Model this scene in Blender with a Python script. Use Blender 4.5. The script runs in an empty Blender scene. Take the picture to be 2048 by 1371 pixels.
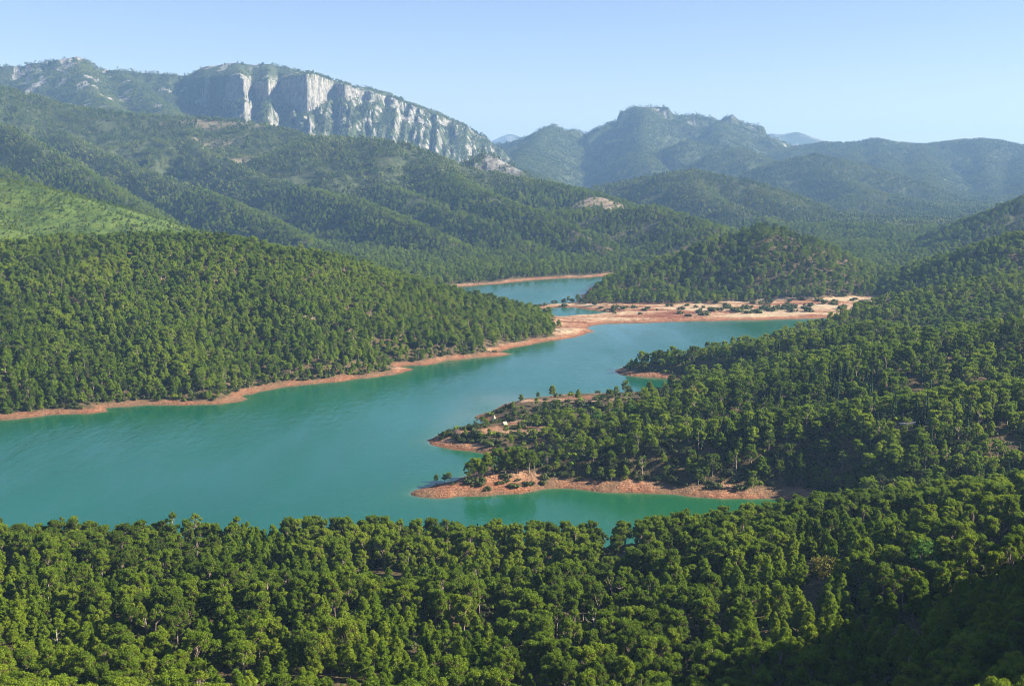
import bpy, math, random, time
import numpy as np

T0 = time.time()
SC = bpy.context.scene
COL = SC.collection
R = math.radians

# ------------------------------------------------------------------ camera
F = 2472.0            # focal length in pixels of a 2048 px wide picture
CAM_H = 150.0         # height of the viewpoint above the lake
HAZE_D = 7.0e-5
PITCH = R(8.18)
cam_d = bpy.data.cameras.new('camera')
cam_d.sensor_width = 36.0
cam_d.lens = F / 2048.0 * 36.0
cam_d.clip_start = 1.0
cam_d.clip_end = 60000.0
cam = bpy.data.objects.new('camera', cam_d)
COL.objects.link(cam)
cam.location = (0, 0, CAM_H)
cam.rotation_euler = (math.pi / 2 - PITCH, 0, 0)
SC.camera = cam

# ------------------------------------------------------------------ light
SUN_EL, SUN_AZ = 29.0, 94.0          # azimuth measured from +Y (view direction) towards +X (right)
world = bpy.data.worlds.new('World')
SC.world = world
world.use_nodes = True
nt = world.node_tree
nt.nodes.clear()
sky = nt.nodes.new('ShaderNodeTexSky')
sky.sky_type = 'NISHITA'
sky.sun_disc = False
sky.sun_elevation = R(SUN_EL)
sky.sun_rotation = R(SUN_AZ)
sky.altitude = 900.0
sky.air_density = 1.0
sky.dust_density = 0.3
sky.ozone_density = 3.6
bg = nt.nodes.new('ShaderNodeBackground')
bg.inputs['Strength'].default_value = 0.050
wo = nt.nodes.new('ShaderNodeOutputWorld')
tint = nt.nodes.new('ShaderNodeMix')
tint.data_type = 'RGBA'
tint.blend_type = 'MULTIPLY'
tint.inputs[0].default_value = 1.0
tint.inputs[7].default_value = (1.09, .96, 1.02, 1)
nt.links.new(sky.outputs[0], tint.inputs[6])
nt.links.new(tint.outputs[2], bg.inputs['Color'])
nt.links.new(bg.outputs[0], wo.inputs['Surface'])

sun_d = bpy.data.lights.new('sun', 'SUN')
sun_d.energy = 5.0
sun_d.angle = R(0.5)
sun_d.color = (1.0, 0.91, 0.74)
sun = bpy.data.objects.new('sun', sun_d)
COL.objects.link(sun)
tx = math.sin(R(SUN_AZ)) * math.cos(R(SUN_EL))
ty = math.cos(R(SUN_AZ)) * math.cos(R(SUN_EL))
tz = math.sin(R(SUN_EL))
import mathutils
sun.rotation_euler = mathutils.Vector((tx, ty, tz)).to_track_quat('Z', 'Y').to_euler()
sun.location = (300, 100, 500)

SC.view_settings.view_transform = 'Standard'
SC.view_settings.look = 'None'
SC.view_settings.gamma = 1.0
SC.view_settings.use_curve_mapping = False
SC.view_settings.exposure = 1.70
SC.cycles.max_bounces = 5
SC.cycles.diffuse_bounces = 2
SC.cycles.glossy_bounces = 2
SC.cycles.transmission_bounces = 2
SC.cycles.volume_bounces = 0
SC.cycles.transparent_max_bounces = 8
SC.cycles.use_denoising = True
SC.cycles.filter_width = 1.0
SC.cycles.caustics_reflective = False
SC.cycles.caustics_refractive = False

# ------------------------------------------------------------------ projection helpers
CP, SP = math.cos(PITCH), math.sin(PITCH)


def ray(px, py):
    u = (px - 1024.0) / F
    v = -(py - 685.5) / F
    return u, CP + v * SP, -SP + v * CP


def at_dist(px, py, Y):
    dx, dy, dz = ray(px, py)
    t = Y / dy
    return (dx * t, Y, CAM_H + dz * t)


def at_z(px, py, z=0.0):
    dx, dy, dz = ray(px, py)
    t = (z - CAM_H) / dz
    return (dx * t, dy * t, z)


def project(X, Y, Z):
    zz = Z - CAM_H
    depth = Y * CP - zz * SP
    up = Y * SP + zz * CP
    return 1024.0 + F * X / depth, 685.5 - F * up / depth


# ------------------------------------------------------------------ noise
_rs = np.random.RandomState(11)
_ang = _rs.rand(256, 256) * 2 * np.pi
_GX, _GY = np.cos(_ang), np.sin(_ang)


def perlin(x, y):
    xi = np.floor(x).astype(np.int64)
    yi = np.floor(y).astype(np.int64)
    xf, yf = x - xi, y - yi
    u = xf * xf * xf * (xf * (xf * 6 - 15) + 10)
    v = yf * yf * yf * (yf * (yf * 6 - 15) + 10)

    def g(ix, iy, fx, fy):
        a, b = ix & 255, iy & 255
        return _GX[a, b] * fx + _GY[a, b] * fy
    n00 = g(xi, yi, xf, yf)
    n10 = g(xi + 1, yi, xf - 1, yf)
    n01 = g(xi, yi + 1, xf, yf - 1)
    n11 = g(xi + 1, yi + 1, xf - 1, yf - 1)
    return (n00 * (1 - u) + n10 * u) * (1 - v) + (n01 * (1 - u) + n11 * u) * v


def fbm(x, y, lam, octv=4, ox=0.0, gain=0.5):
    s = np.zeros(np.shape(x))
    a, f = 1.0, 1.0 / lam
    for k in range(octv):
        s += a * perlin(x * f + ox + 17.3 * k, y * f + 3.1 * ox + 9.7 * k)
        a *= gain
        f *= 2.03
    return s


def ridged(x, y, lam, octv=4, ox=0.0):
    s = np.zeros(np.shape(x))
    a, f, n = 1.0, 1.0 / lam, 0.0
    for k in range(octv):
        s += a * (1 - 2 * np.abs(perlin(x * f + ox + 31.3 * k, y * f + 5.1 * ox + 7.7 * k)))
        n += a
        a *= 0.5
        f *= 2.1
    return s / n


def sstep(a, b, x):
    t = np.clip((x - a) / (b - a), 0, 1)
    return t * t * (3 - 2 * t)


def smax(a, b, k):
    h = np.maximum(k - np.abs(a - b), 0) / k
    return np.maximum(a, b) + h * h * k * 0.25


# ------------------------------------------------------------------ the lake outline (on the water plane)
LAKE_MAIN = [(-700, 860), (-300, 848), (-100, 843), (0, 841), (60, 835), (100, 831), (170, 826), (210, 822), (214, 816), (290, 812), (350, 811), (430, 808), (470, 804),
             (489, 797), (484, 791), (520, 783), (560, 775), (600, 771), (650, 766), (700, 761), (760, 752), (800, 746), (820, 738), (800, 733), (850, 729), (900, 721),
             (950, 715), (1000, 712), (1018, 707), (990, 704), (1010, 698), (1050, 690), (1100, 683), (1140, 676), (1172, 667), (1180, 663), (1172, 656), (1185, 651), (1215, 646),
             (1260, 646), (1300, 645), (1350, 643), (1420, 642), (1500, 640), (1600, 638), (1660, 636), (1700, 634), (1780, 634), (1790, 640), (1720, 650), (1640, 660),
             (1570, 676), (1500, 692), (1430, 706), (1350, 722), (1290, 732), (1250, 735), (1226, 741), (1240, 748), (1290, 755), (1350, 758), (1400, 763), (1440, 770), (1420, 778),
             (1340, 785), (1240, 788), (1130, 789), (1060, 797), (1020, 805), (990, 816), (962, 828), (955, 836), (965, 845), (985, 853), (950, 856), (915, 856), (890, 862), (870, 870),
             (850, 880), (872, 890), (910, 898), (950, 904), (990, 909), (1030, 913), (1020, 925), (960, 938), (930, 952), (900, 961), (870, 969), (845, 978), (820, 989), (850, 993), (900, 994), (960, 992), (1020, 989),
             (1060, 984), (1095, 978), (1150, 978), (1210, 981), (1290, 986), (1370, 990), (1440, 994), (1500, 997), (1560, 998), (1610, 1001), (1650, 1008), (1640, 1025), (1570, 1060),
             (1480, 1085), (1350, 1100), (1200, 1108), (1050, 1110), (900, 1104), (750, 1096), (600, 1094), (400, 1092), (200, 1098), (0, 1100), (-300, 1105), (-700, 1110)]
LAKE_UP = [(905, 574), (960, 570), (1010, 566), (1060, 560), (1110, 557), (1170, 555), (1240, 549), (1235, 556), (1200, 566), (1180, 576), (1163, 590), (1167, 598), (1145, 604), (1120, 607),
           (1085, 609), (1062, 614), (1075, 617), (1110, 615), (1150, 614), (1170, 619), (1200, 622), (1225, 625), (1185, 628), (1150, 631), (1120, 634), (1098, 630), (1070, 627), (1040, 632), (960, 628), (880, 610), (860, 590), (880, 579)]


def world_poly(pp, n=1):
    P = np.array([at_z(x, y)[:2] for x, y in pp])
    return P


LM, LU = world_poly(LAKE_MAIN), world_poly(LAKE_UP)


def poly_sd(X, Y, P):
    """signed distance, positive outside"""
    d2 = np.full(X.shape, 1e18)
    inside = np.zeros(X.shape, bool)
    n = len(P)
    for i in range(n):
        ax, ay = P[i]
        bx, by = P[(i + 1) % n]
        ex, ey = bx - ax, by - ay
        wx, wy = X - ax, Y - ay
        t = np.clip((wx * ex + wy * ey) / (ex * ex + ey * ey), 0, 1)
        dx, dy = wx - ex * t, wy - ey * t
        d2 = np.minimum(d2, dx * dx + dy * dy)
        c = (ay > Y) != (by > Y)
        with np.errstate(divide='ignore', invalid='ignore'):
            xc = ex * (Y - ay) / (ey if ey != 0 else 1e-9) + ax
        inside ^= c & (X < xc)
    d = np.sqrt(d2)
    return np.where(inside, -d, d)


def lake_sd(X, Y):
    sd = np.full(X.shape, 900.0)
    m = (Y > 380) & (Y < 2300) & (np.abs(X) < 1300)
    if m.any():
        x, y = X[m], Y[m]
        wob = fbm(x, y, 22, 3, 4.4) * 4.0 + fbm(x, y, 70, 2, 1.4) * 4.0
        sd[m] = np.minimum(poly_sd(x, y, LM), poly_sd(x, y, LU)) + wob
    return sd


# ------------------------------------------------------------------ ridge skeleton of the terrain
FAM = dict(valley_floor=0, foreground_hillside=1, pine_hill=2, grassy_hill=3, conical_hill=4, wooded_headland=5, lower_mountain_slope=6,
           far_valley_ridge=7, cliff_mountain=8, rocky_mountain=9, right_mountain=10, distant_peak=11, side_hill=12, hazy_foothill=13)


def rd(fam, pts, slope, w, th, lam, amp, reach=1500, k=18, zmode=False, cap=0.0, ov=1.35, back=None):
    P = []
    lastY = None
    for p in pts:
        if zmode:
            P.append(at_z(p[0], p[1], p[2]))
        else:
            Yv = p[2] if len(p) > 2 else lastY
            lastY = Yv
            q = at_dist(p[0], p[1], Yv)
            P.append((q[0], q[1], q[2] - th))
    return dict(fam=FAM[fam], P=P, slope=slope, w=w, lam=lam, amp=amp, reach=reach, k=k, cap=cap, ov=ov, back=back)


RIDGES = [
    # pine covered hill on the left bank
    rd('pine_hill', [(-500, 500, 1100), (-100, 483, 1120), (0, 480, 1130), (60, 484, 1130), (100, 471, 1130), (230, 466, 1140), (340, 461, 1150), (450, 469, 1130), (540, 490, 1130),
                     (650, 503, 1120), (750, 545, 1110), (850, 600, 1080), (920, 644, 1060), (980, 657, 1070), (1060, 672, 1090), (1110, 679, 1100)], .24, 18, 9, 130, 6, 560, 6, ov=2.4),
    rd('pine_hill', [(-400, 550, 930), (-150, 590, 890), (0, 645, 850), (100, 707, 810), (190, 768, 770)], .26, 12, 9, 90, 5, 300, 8),
    rd('pine_hill', [(100, 473, 1130), (200, 562, 980), (300, 645, 880), (400, 742, 800)], .24, 12, 9, 90, 5, 300, 8),
    rd('pine_hill', [(540, 494, 1120), (560, 590, 960), (640, 690, 880)], .26, 12, 9, 90, 5, 300, 8, ov=1.8),
    rd('pine_hill', [(740, 546, 1100), (790, 640, 980), (840, 700, 930)], .28, 10, 9, 90, 4, 300, 6, ov=2.2),
    # bright grassy hill behind it
    rd('grassy_hill', [(-400, 320, 1750), (0, 362, 1650), (60, 372, 1630), (130, 392, 1600), (200, 422, 1560), (260, 448, 1530), (330, 482, 1500)], .30, 20, 1, 160, 7, 700, 10),
    rd('grassy_hill', [(-300, 410, 1400), (0, 452, 1380), (70, 478, 1360)], .30, 20, 3, 160, 7, 300, 10),
    # long forested mountain slope in the middle distance
    rd('lower_mountain_slope', [(-500, 140, 3700), (0, 170, 3600), (60, 185, 3600), (125, 207, 3550), (200, 217, 3500), (280, 228, 3500), (370, 230, 3500), (450, 235, 3500), (510, 242, 3450),
                                (565, 255, 3400), (620, 270, 3350)], .44, 36, 8, 280, 85, 2200, 22),
    rd('lower_mountain_slope', [(620, 274, 3150), (650, 269, 3100), (740, 275, 3000), (800, 282, 2950), (860, 305, 2900), (925, 328, 2850), (1000, 345, 2800), (1080, 360, 2700),
                                (1150, 375, 2600), (1200, 388, 2500), (1245, 415, 2400), (1262, 440, 2330)], .48, 26, 8, 240, 60, 1500, 18),
    rd('lower_mountain_slope', [(-300, 190, 3000), (0, 245, 2800), (75, 285, 2650), (150, 330, 2500), (225, 375, 2350), (300, 425, 2150), (360, 462, 2000), (420, 490, 1880)], .72, 14, 8, 160, 48, 700, 8),
    rd('lower_mountain_slope', [(-300, 290, 2300), (0, 335, 2200), (100, 385, 2050), (200, 435, 1900)], .72, 14, 8, 160, 36, 500, 8),
    rd('lower_mountain_slope', [(120, 262, 3200), (200, 300, 3000), (260, 328, 2850), (400, 375, 2600), (530, 430, 2300), (620, 480, 2050), (700, 525, 1880)], .72, 14, 8, 160, 48, 700, 8),
    rd('lower_mountain_slope', [(370, 235, 3450), (390, 290, 3200), (530, 355, 2800), (700, 392, 2500), (850, 452, 2150), (950, 503, 1950), (1010, 532, 1840)], .72, 14, 8, 160, 48, 700, 8),
    rd('lower_mountain_slope', [(600, 268, 3300), (660, 325, 3000), (770, 365, 2700), (900, 415, 2400), (1000, 452, 2180), (1080, 498, 1980), (1150, 530, 1860)], .72, 14, 8, 160, 48, 700, 8),
    rd('lower_mountain_slope', [(860, 307, 2900), (920, 360, 2600), (1010, 400, 2350), (1100, 430, 2150), (1200, 480, 2000), (1260, 520, 1870)], .66, 16, 8, 170, 30, 600, 8),
    rd('lower_mountain_slope', [(1024, 424, 2300), (1150, 418, 2250), (1250, 417, 2200), (1300, 408, 2200), (1400, 438, 2100), (1480, 474, 2000)], .5, 20, 8, 150, 18, 600, 12),
    rd('lower_mountain_slope', [(1350, 472, 1950), (1420, 447, 1950), (1500, 474, 1900)], .42, 22, 8, 150, 8, 500, 14),
    rd('lower_mountain_slope', [(948, 316, 3150), (962, 305, 3150), (985, 312, 3130), (1010, 325, 3100), (1042, 342, 3050)], .75, 6, 0, 60, 16, 400, 8),
    # conical hill beyond the isthmus
    rd('conical_hill', [(1150, 600, 1360), (1200, 562, 1430), (1280, 537, 1480), (1350, 510, 1530), (1450, 470, 1550), (1530, 446, 1550), (1600, 468, 1550), (1680, 510, 1550),
                        (1780, 533, 1550), (1850, 540, 1600)], .42, 26, 9, 90, 7, 500, 8),
    rd('side_hill', [(1720, 612, 1380), (1850, 563, 1400), (1950, 512, 1400), (2048, 465, 1400), (2350, 330, 1400)], .32, 18, 7, 110, 8, 600, 8),
    rd('side_hill', [(1740, 545, 2000), (1800, 518, 2000), (1900, 488, 2000), (1980, 440, 2050), (2048, 398, 2100), (2400, 240, 2200)], .42, 20, 7, 150, 12, 800, 10),
    # headlands and the slope on the right bank
    rd('wooded_headland', [(1400, 702, 930), (1480, 680, 980), (1560, 667, 1040), (1700, 634, 1090), (1850, 594, 1130), (2048, 541, 1150), (2400, 455, 1150)], .115, 20, 9, 95, 5, 1000, 10, back=.5),
    rd('wooded_headland', [(1228, 741, .5), (1260, 733, 5), (1300, 727, 9), (1400, 720, 13), (1500, 708, 18), (1600, 692, 25), (1750, 665, 36)], .26, 6, 0, 70, 4, 400, 5, True),
    rd('wooded_headland', [(850, 880, .2), (880, 868, 4), (930, 862, 6), (1000, 852, 7), (1090, 846, 8), (1200, 850, 12), (1300, 842, 16), (1450, 802, 22), (1600, 772, 27), (1800, 722, 37), (2100, 660, 50)], .22, 9, 0, 80, 4, 500, 5, True),
    rd('wooded_headland', [(960, 832, .4), (1000, 813, 5), (1060, 804, 7), (1200, 801, 7.5), (1350, 790, 11), (1450, 762, 17)], .2, 9, 0, 80, 2, 400, 5, True),
    rd('wooded_headland', [(822, 989, .2), (850, 977, 3.5), (890, 968, 6), (930, 963, 7), (1000, 953, 9), (1060, 947, 9.5), (1120, 938, 11), (1200, 915, 15), (1350, 895, 19), (1500, 875, 23), (1700, 848, 27),
                           (1900, 820, 33), (2300, 770, 42)], .26, 7, 0, 80, 3, 500, 5, True),
    # ridges further back on the right
    rd('far_valley_ridge', [(1080, 395, 3700), (1180, 375, 3500), (1300, 350, 3400), (1380, 338, 3300), (1480, 355, 3200), (1560, 380, 3100), (1650, 420, 2900), (1750, 470, 2600), (1840, 502, 2350)], .46, 26, 7, 230, 42, 1300, 16),
    rd('far_valley_ridge', [(1380, 340, 3300), (1405, 385, 3000), (1500, 425, 2700), (1600, 465, 2450), (1690, 505, 2200)], .6, 18, 7, 180, 22, 500, 12),
    rd('far_valley_ridge', [(1500, 362, 3180), (1600, 420, 2850), (1700, 470, 2500), (1760, 500, 2300)], .6, 18, 7, 180, 22, 500, 12),
    rd('far_valley_ridge', [(1540, 392, 3050), (1680, 432, 2750), (1790, 468, 2450), (1850, 495, 2250)], .55, 16, 7, 160, 24, 600, 10),
    rd('hazy_foothill', [(1690, 392, 3700), (1830, 425, 3250), (1930, 462, 2850)], .55, 20, 7, 180, 28, 700, 12),
    rd('hazy_foothill', [(1440, 362, 4400), (1560, 322, 4400), (1630, 308, 4400), (1700, 322, 4300), (1800, 350, 4200), (1900, 390, 4000), (1990, 432, 3700)], .46, 34, 6, 260, 44, 1300, 20),
    rd('hazy_foothill', [(1630, 310, 4400), (1690, 360, 4050), (1740, 380, 3800), (1830, 400, 3550), (1920, 440, 3200), (1960, 470, 2900)], .55, 26, 6, 200, 30, 700, 16),
    rd('hazy_foothill', [(1600, 425, 3500), (1740, 380, 3700)], .55, 26, 6, 200, 30, 700, 16),
    rd('hazy_foothill', [(1380, 330, 4900), (1430, 305, 4900), (1479, 294, 4900), (1550, 322, 4800)], .55, 26, 6, 200, 30, 900, 16),
    rd('hazy_foothill', [(1280, 315, 5300), (1374, 280, 5300), (1450, 292, 5300)], .55, 26, 6, 200, 30, 900, 16),
    rd('right_mountain', [(1580, 294, 5900), (1650, 284, 5900), (1700, 285, 5900), (1750, 277, 5900), (1800, 285, 5900), (1850, 288, 5900), (1900, 281, 5900), (1960, 277, 5800), (2000, 280, 5800),
                          (2048, 291, 5800), (2400, 350, 5800)], .34, 34, 5, 330, 75, 2000, 18),
    rd('right_mountain', [(1850, 289, 5900), (1838, 325, 5100), (1850, 368, 4400), (1880, 400, 3900)], .55, 20, 5, 220, 40, 900, 14),
    rd('right_mountain', [(2048, 292, 5800), (2065, 340, 5000), (2080, 395, 4200), (2090, 430, 3600)], .55, 20, 5, 220, 40, 900, 14),
    rd('right_mountain', [(1750, 279, 5900), (1770, 320, 5200), (1790, 345, 4700)], .55, 20, 5, 220, 40, 900, 14),
    rd('right_mountain', [(1960, 280, 5800), (1975, 335, 5200), (1992, 390, 4600), (1990, 418, 4200)], .62, 22, 5, 240, 40, 900, 16),
    rd('right_mountain', [(1720, 288, 5900), (1700, 310, 5400), (1690, 320, 5000)], .62, 22, 5, 240, 40, 900, 16),
    rd('rocky_mountain', [(900, 320, 6300), (985, 291, 6300), (1050, 277, 6300), (1085, 259, 6200), (1105, 249, 6200), (1130, 263, 6200), (1150, 258, 6200), (1170, 269, 6200), (1200, 253, 6200),
                          (1236, 241, 6200), (1243, 223, 6200), (1270, 213, 6200), (1335, 214, 6200), (1346, 229, 6200), (1400, 230, 6200), (1440, 240, 6200), (1462, 229, 6200), (1490, 248, 6200),
                          (1525, 252, 6200), (1536, 272, 6200), (1580, 290, 6200), (1650, 310, 6200)], .45, 18, 5, 300, 85, 2200, 12, False, 45),
    rd('rocky_mountain', [(1290, 216, 6150), (1285, 280, 5600), (1300, 330, 5000)], .66, 20, 5, 220, 50, 900, 16),
    rd('rocky_mountain', [(1105, 251, 6200), (1060, 292, 5600), (1030, 330, 4900), (1090, 356, 4300), (1130, 372, 3900)], .6, 20, 5, 240, 50, 900, 16),
    rd('rocky_mountain', [(1440, 242, 6150), (1440, 275, 5700)], .66, 20, 5, 220, 50, 900, 16),
    rd('distant_peak', [(880, 300, 13000), (985, 288, 13000), (1020, 268, 13000), (1034, 273, 13000), (1056, 274, 13000), (1110, 292, 13000)], .35, 60, 0, 900, 120, 5000, 60),
    rd('distant_peak', [(1490, 280, 10500), (1545, 266, 10500), (1565, 268, 10500), (1590, 264, 10500), (1606, 270, 10500), (1640, 282, 10500), (1720, 286, 10500), (1800, 290, 10500)], .35, 60, 0, 700, 90, 4000, 60),
    # west part of the cliff mountain
    rd('cliff_mountain', [(-500, 165, 5300), (0, 133, 5300), (40, 130, 5300), (80, 124, 5300), (140, 115, 5300), (155, 113, 5300), (175, 120, 5300), (195, 135, 5300), (240, 141, 5300), (300, 146, 5300), (385, 151, 5300)],
       .48, 15, 5, 260, 70, 2200, 20, False, 35),
    rd('cliff_mountain', [(150, 116, 5300), (190, 190, 4800), (240, 225, 4300)], .6, 15, 5, 200, 40, 800, 20),
    rd('cliff_mountain', [(240, 143, 5300), (300, 190, 4900), (350, 230, 4500)], .6, 15, 5, 200, 40, 800, 20),
]
# the wall of cliffs: columns are picture x, distance of the rim, height line of the rim, height line of the foot
CL = np.array([
    (300, 5240, 165, 172), (360, 5200, 163, 185), (382, 5170, 160, 212), (430, 5040, 156, 214), (482, 4860, 152, 208), (490, 4850, 160, 203), (506, 5020, 166, 200), (538, 4900, 164, 208),
    (557, 5060, 167, 214), (585, 4960, 158, 222), (613, 4850, 150, 222), (628, 4900, 149, 224), (650, 4985, 158, 214), (670, 5080, 166, 208), (690, 4985, 171, 207), (704, 5030, 177, 206), (730, 5085, 183, 207), (742, 5050, 186, 208),
    (772, 5120, 193, 212), (785, 5090, 198, 214), (815, 5150, 209, 226), (825, 5120, 212, 228), (860, 5170, 226, 240), (872, 5140, 230, 244), (900, 5190, 242, 254), (935, 5200, 254, 268), (985, 5250, 290, 294), (1010, 5250, 300, 303)], float)
CREST = np.array([(300, 146), (380, 150), (398, 137), (412, 131), (440, 128), (470, 123), (500, 127), (545, 126), (580, 134), (600, 140), (640, 150), (700, 168), (760, 178), (785, 184), (792, 195), (800, 198), (804, 187), (808, 203),
                  (850, 215), (870, 222), (900, 236), (925, 248), (936, 250), (945, 262), (965, 268), (985, 287), (1010, 300), (1100, 330)], float)


def cliff_height(X, Y):
    px = 1024 + F * X / (Y * 0.99 - 250 * 0.142 + 0)
    wob = fbm(px, Y * 0.02, 30, 2, 2.0) * 0.0
    e = np.interp(px, CL[:, 0], CL[:, 1])
    e = e + 26 * ridged(px, px * 0 + 3.3, 16, 3, 8.0) + 11 * ridged(px, px * 0 + 7.3, 5.5, 2, 9.0) + wob
    zr = CAM_H + e * np.tan(np.arctan((685.5 - np.interp(px, CL[:, 0], CL[:, 2])) / F) - PITCH) - 3
    zb = CAM_H + e * np.tan(np.arctan((685.5 - np.interp(px, CL[:, 0], CL[:, 3])) / F) - PITCH)
    zc = CAM_H + 5300 * np.tan(np.arctan((685.5 - np.interp(px, CREST[:, 0], CREST[:, 1])) / F) - PITCH) - 4
    top = zr + (zc - zr) * np.clip((Y - e) / (5300 - e), 0, 1) + 7 * ridged(X, Y, 70, 3, 2.2) * np.clip((5300 - Y) / 150, 0, 1)
    back = zc - 0.35 * np.maximum(Y - 5300, 0)
    t = e - Y
    # steps in the wall
    wall = zr - (zr - zb) * (0.55 * sstep(0, 9, t) + 0.45 * sstep(13, 26, t + 4 * fbm(px, Y * 0.01, 6, 2, 6.0)))
    tt = np.maximum(t - 22, 0)
    fins = ridged(px + 0.035 * t, t * 0.02 + 1.7, 21, 3, 5.0)
    fine = ridged(px + 0.05 * t, t * 0.045, 8, 2, 15.0)
    band = 22 * sstep(.3, .6, fbm(px, t * 0.25, 38, 3, 12.0) + .25) * (1 - sstep(250, 420, tt))
    front = wall - 0.50 * tt + (fins * 40 + fine * 15) * sstep(0, 60, tt) * (1 - 0.6 * sstep(300, 800, tt)) - band
    z = np.where(Y > 5300, back, np.where(t > 0, front, top))
    fade = sstep(300, 380, px) * 1.0
    return z - (1 - fade) * 400 - 400 * sstep(1000, 1120, px)


def fg_height(X, Y):
    g = np.interp(Y, [-400, -60, 0, 60, 100, 150, 200, 250, 330, 400, 455, 560, 700, 900], [150, 149, 148, 122, 93, 64, 45, 33, 23, 14.5, 8, -17, -50, -90])
    g = np.where(Y < 0, 148 - 0.1 * np.abs(Y) * 0.2, g)
    tilt = 0.2 * np.maximum(X - 34, 0) * np.clip((560 - Y) / 200, 0, 1)
    tilt = np.where(X > 260, tilt - 0.15 * (X - 260), tilt)
    lft = 0.05 * np.maximum(-X - 120, 0) * np.clip((480 - Y) / 200, 0, 1)
    gul = 5.5 * fbm(X, Y, 95, 3, 7.0) * np.clip((470 - Y) / 80, 0, 1)
    z = g + tilt + lft + gul
    # spur outside the picture on the right that shades the corner
    for (ax, ay, az), (bx, by, bz) in (((120, 30, 136), (200, 130, 143)), ((200, 130, 143), (208, 228, 127)), ((208, 228, 127), (226, 290, 92)), ((226, 290, 92), (240, 345, 58))):
        ex, ey = bx - ax, by - ay
        tt = np.clip(((X - ax) * ex + (Y - ay) * ey) / (ex * ex + ey * ey), 0, 1)
        d = np.hypot(X - ax - ex * tt, Y - ay - ey * tt)
        z = smax(z, az + (bz - az) * tt - 0.86 * (np.sqrt(d * d + 64) - 8), 8)
    return z


def terrain(X, Y):
    """height, family and distance to the water for ground points"""
    X = np.asarray(X, float)
    Y = np.asarray(Y, float)
    rr = np.hypot(X, Y)
    z = 2.6 + 0.9 * fbm(X, Y, 60, 3, 3.0) + 0.007 * np.maximum(rr - 1900, 0) * (rr < 7000) + 92 * (rr >= 7000)
    z = z + np.where(X > 200, 40 * (ridged(X, Y, 420, 4, 6.1) - .45), 0) * sstep(2000, 2700, rr) * (rr < 7000)
    fam = np.zeros(X.shape, np.int8)
    zf = fg_height(X, Y)
    m = (Y < 620) & (rr < 900)
    fam[m & (zf > z)] = 1
    z = np.where(m, smax(z, zf, 5), z)
    for r in RIDGES:
        P = r['P']
        xs = [p[0] for p in P]
        ys = [p[1] for p in P]
        rc = r['reach']
        m = (X > min(xs) - rc) & (X < max(xs) + rc) & (Y > min(ys) - rc) & (Y < max(ys) + rc)
        if not m.any():
            continue
        x, y = X[m], Y[m]
        best = np.full(x.shape, -1e9)
        drop = np.zeros(x.shape)
        w = r['w']
        for i in range(len(P) - 1):
            ax, ay, az = P[i]
            bx, by, bz = P[i + 1]
            ex, ey = bx - ax, by - ay
            ll = math.hypot(ex, ey)
            t0 = ((x - ax) * ex + (y - ay) * ey) / (ll * ll)
            t = np.clip(t0, 0, 1)
            over = np.abs(t0 - t) * ll * r['ov']
            perp = ((x - ax) * ey - (y - ay) * ex) / ll
            d = np.hypot(over, perp)
            slp = r['slope']
            if r['back']:
                slp = np.where(y > ay + ey * t, r['back'], slp)
            dr = slp * (np.sqrt(d * d + w * w) - w)
            if r['cap']:
                dr = dr + r['cap'] * sstep(8, 40, d)
            zz = az + (bz - az) * t - dr
            c = zz > best
            best = np.where(c, zz, best)
            drop = np.where(c, dr, drop)
        if r['cap']:
            best = best + (r['cap'] * .30 * (ridged(x, y, 85, 4, 3.7) - .35)) * np.exp(-np.maximum(drop, 0) / 70)
        A = np.minimum(drop * 0.55, r['amp'])
        best = best + A * (ridged(x, y, r['lam'], 4, r['lam'] * 0.013) - 0.55) * 1.3
        cur = z[m]
        fm = fam[m]
        fm[best > cur] = r['fam']
        fam[m] = fm
        z[m] = smax(cur, best, r['k'])
    m = (Y > 3600) & (Y < 6500) & (X < 400) & (X > -2200)
    if m.any():
        zc = cliff_height(X[m], Y[m])
        cur = z[m]
        fm = fam[m]
        fm[zc > cur] = FAM['cliff_mountain']
        fam[m] = fm
        z[m] = np.maximum(cur, zc)
    sd = lake_sd(X, Y)
    near = sd < 500
    s = sd
    rough = 0.25 * fbm(X, Y, 9, 2, 9.0)
    bs = np.where((X > -60) & (Y < 1000), .29, .20)
    bank = np.where(s < 0, s * 0.16, bs * s + 0.55 * np.maximum(s - 13, 0)) + rough * np.clip(s / 6, 0, 1)
    zl = np.maximum(z, 1.3 + 0 * z)
    k = 1.5
    h = np.maximum(k - np.abs(zl - bank), 0) / k
    zz = np.minimum(zl, bank) - h * h * k * 0.25 * (s > 0)
    z = np.where(near, zz, z)
    return z, fam, sd


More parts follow.
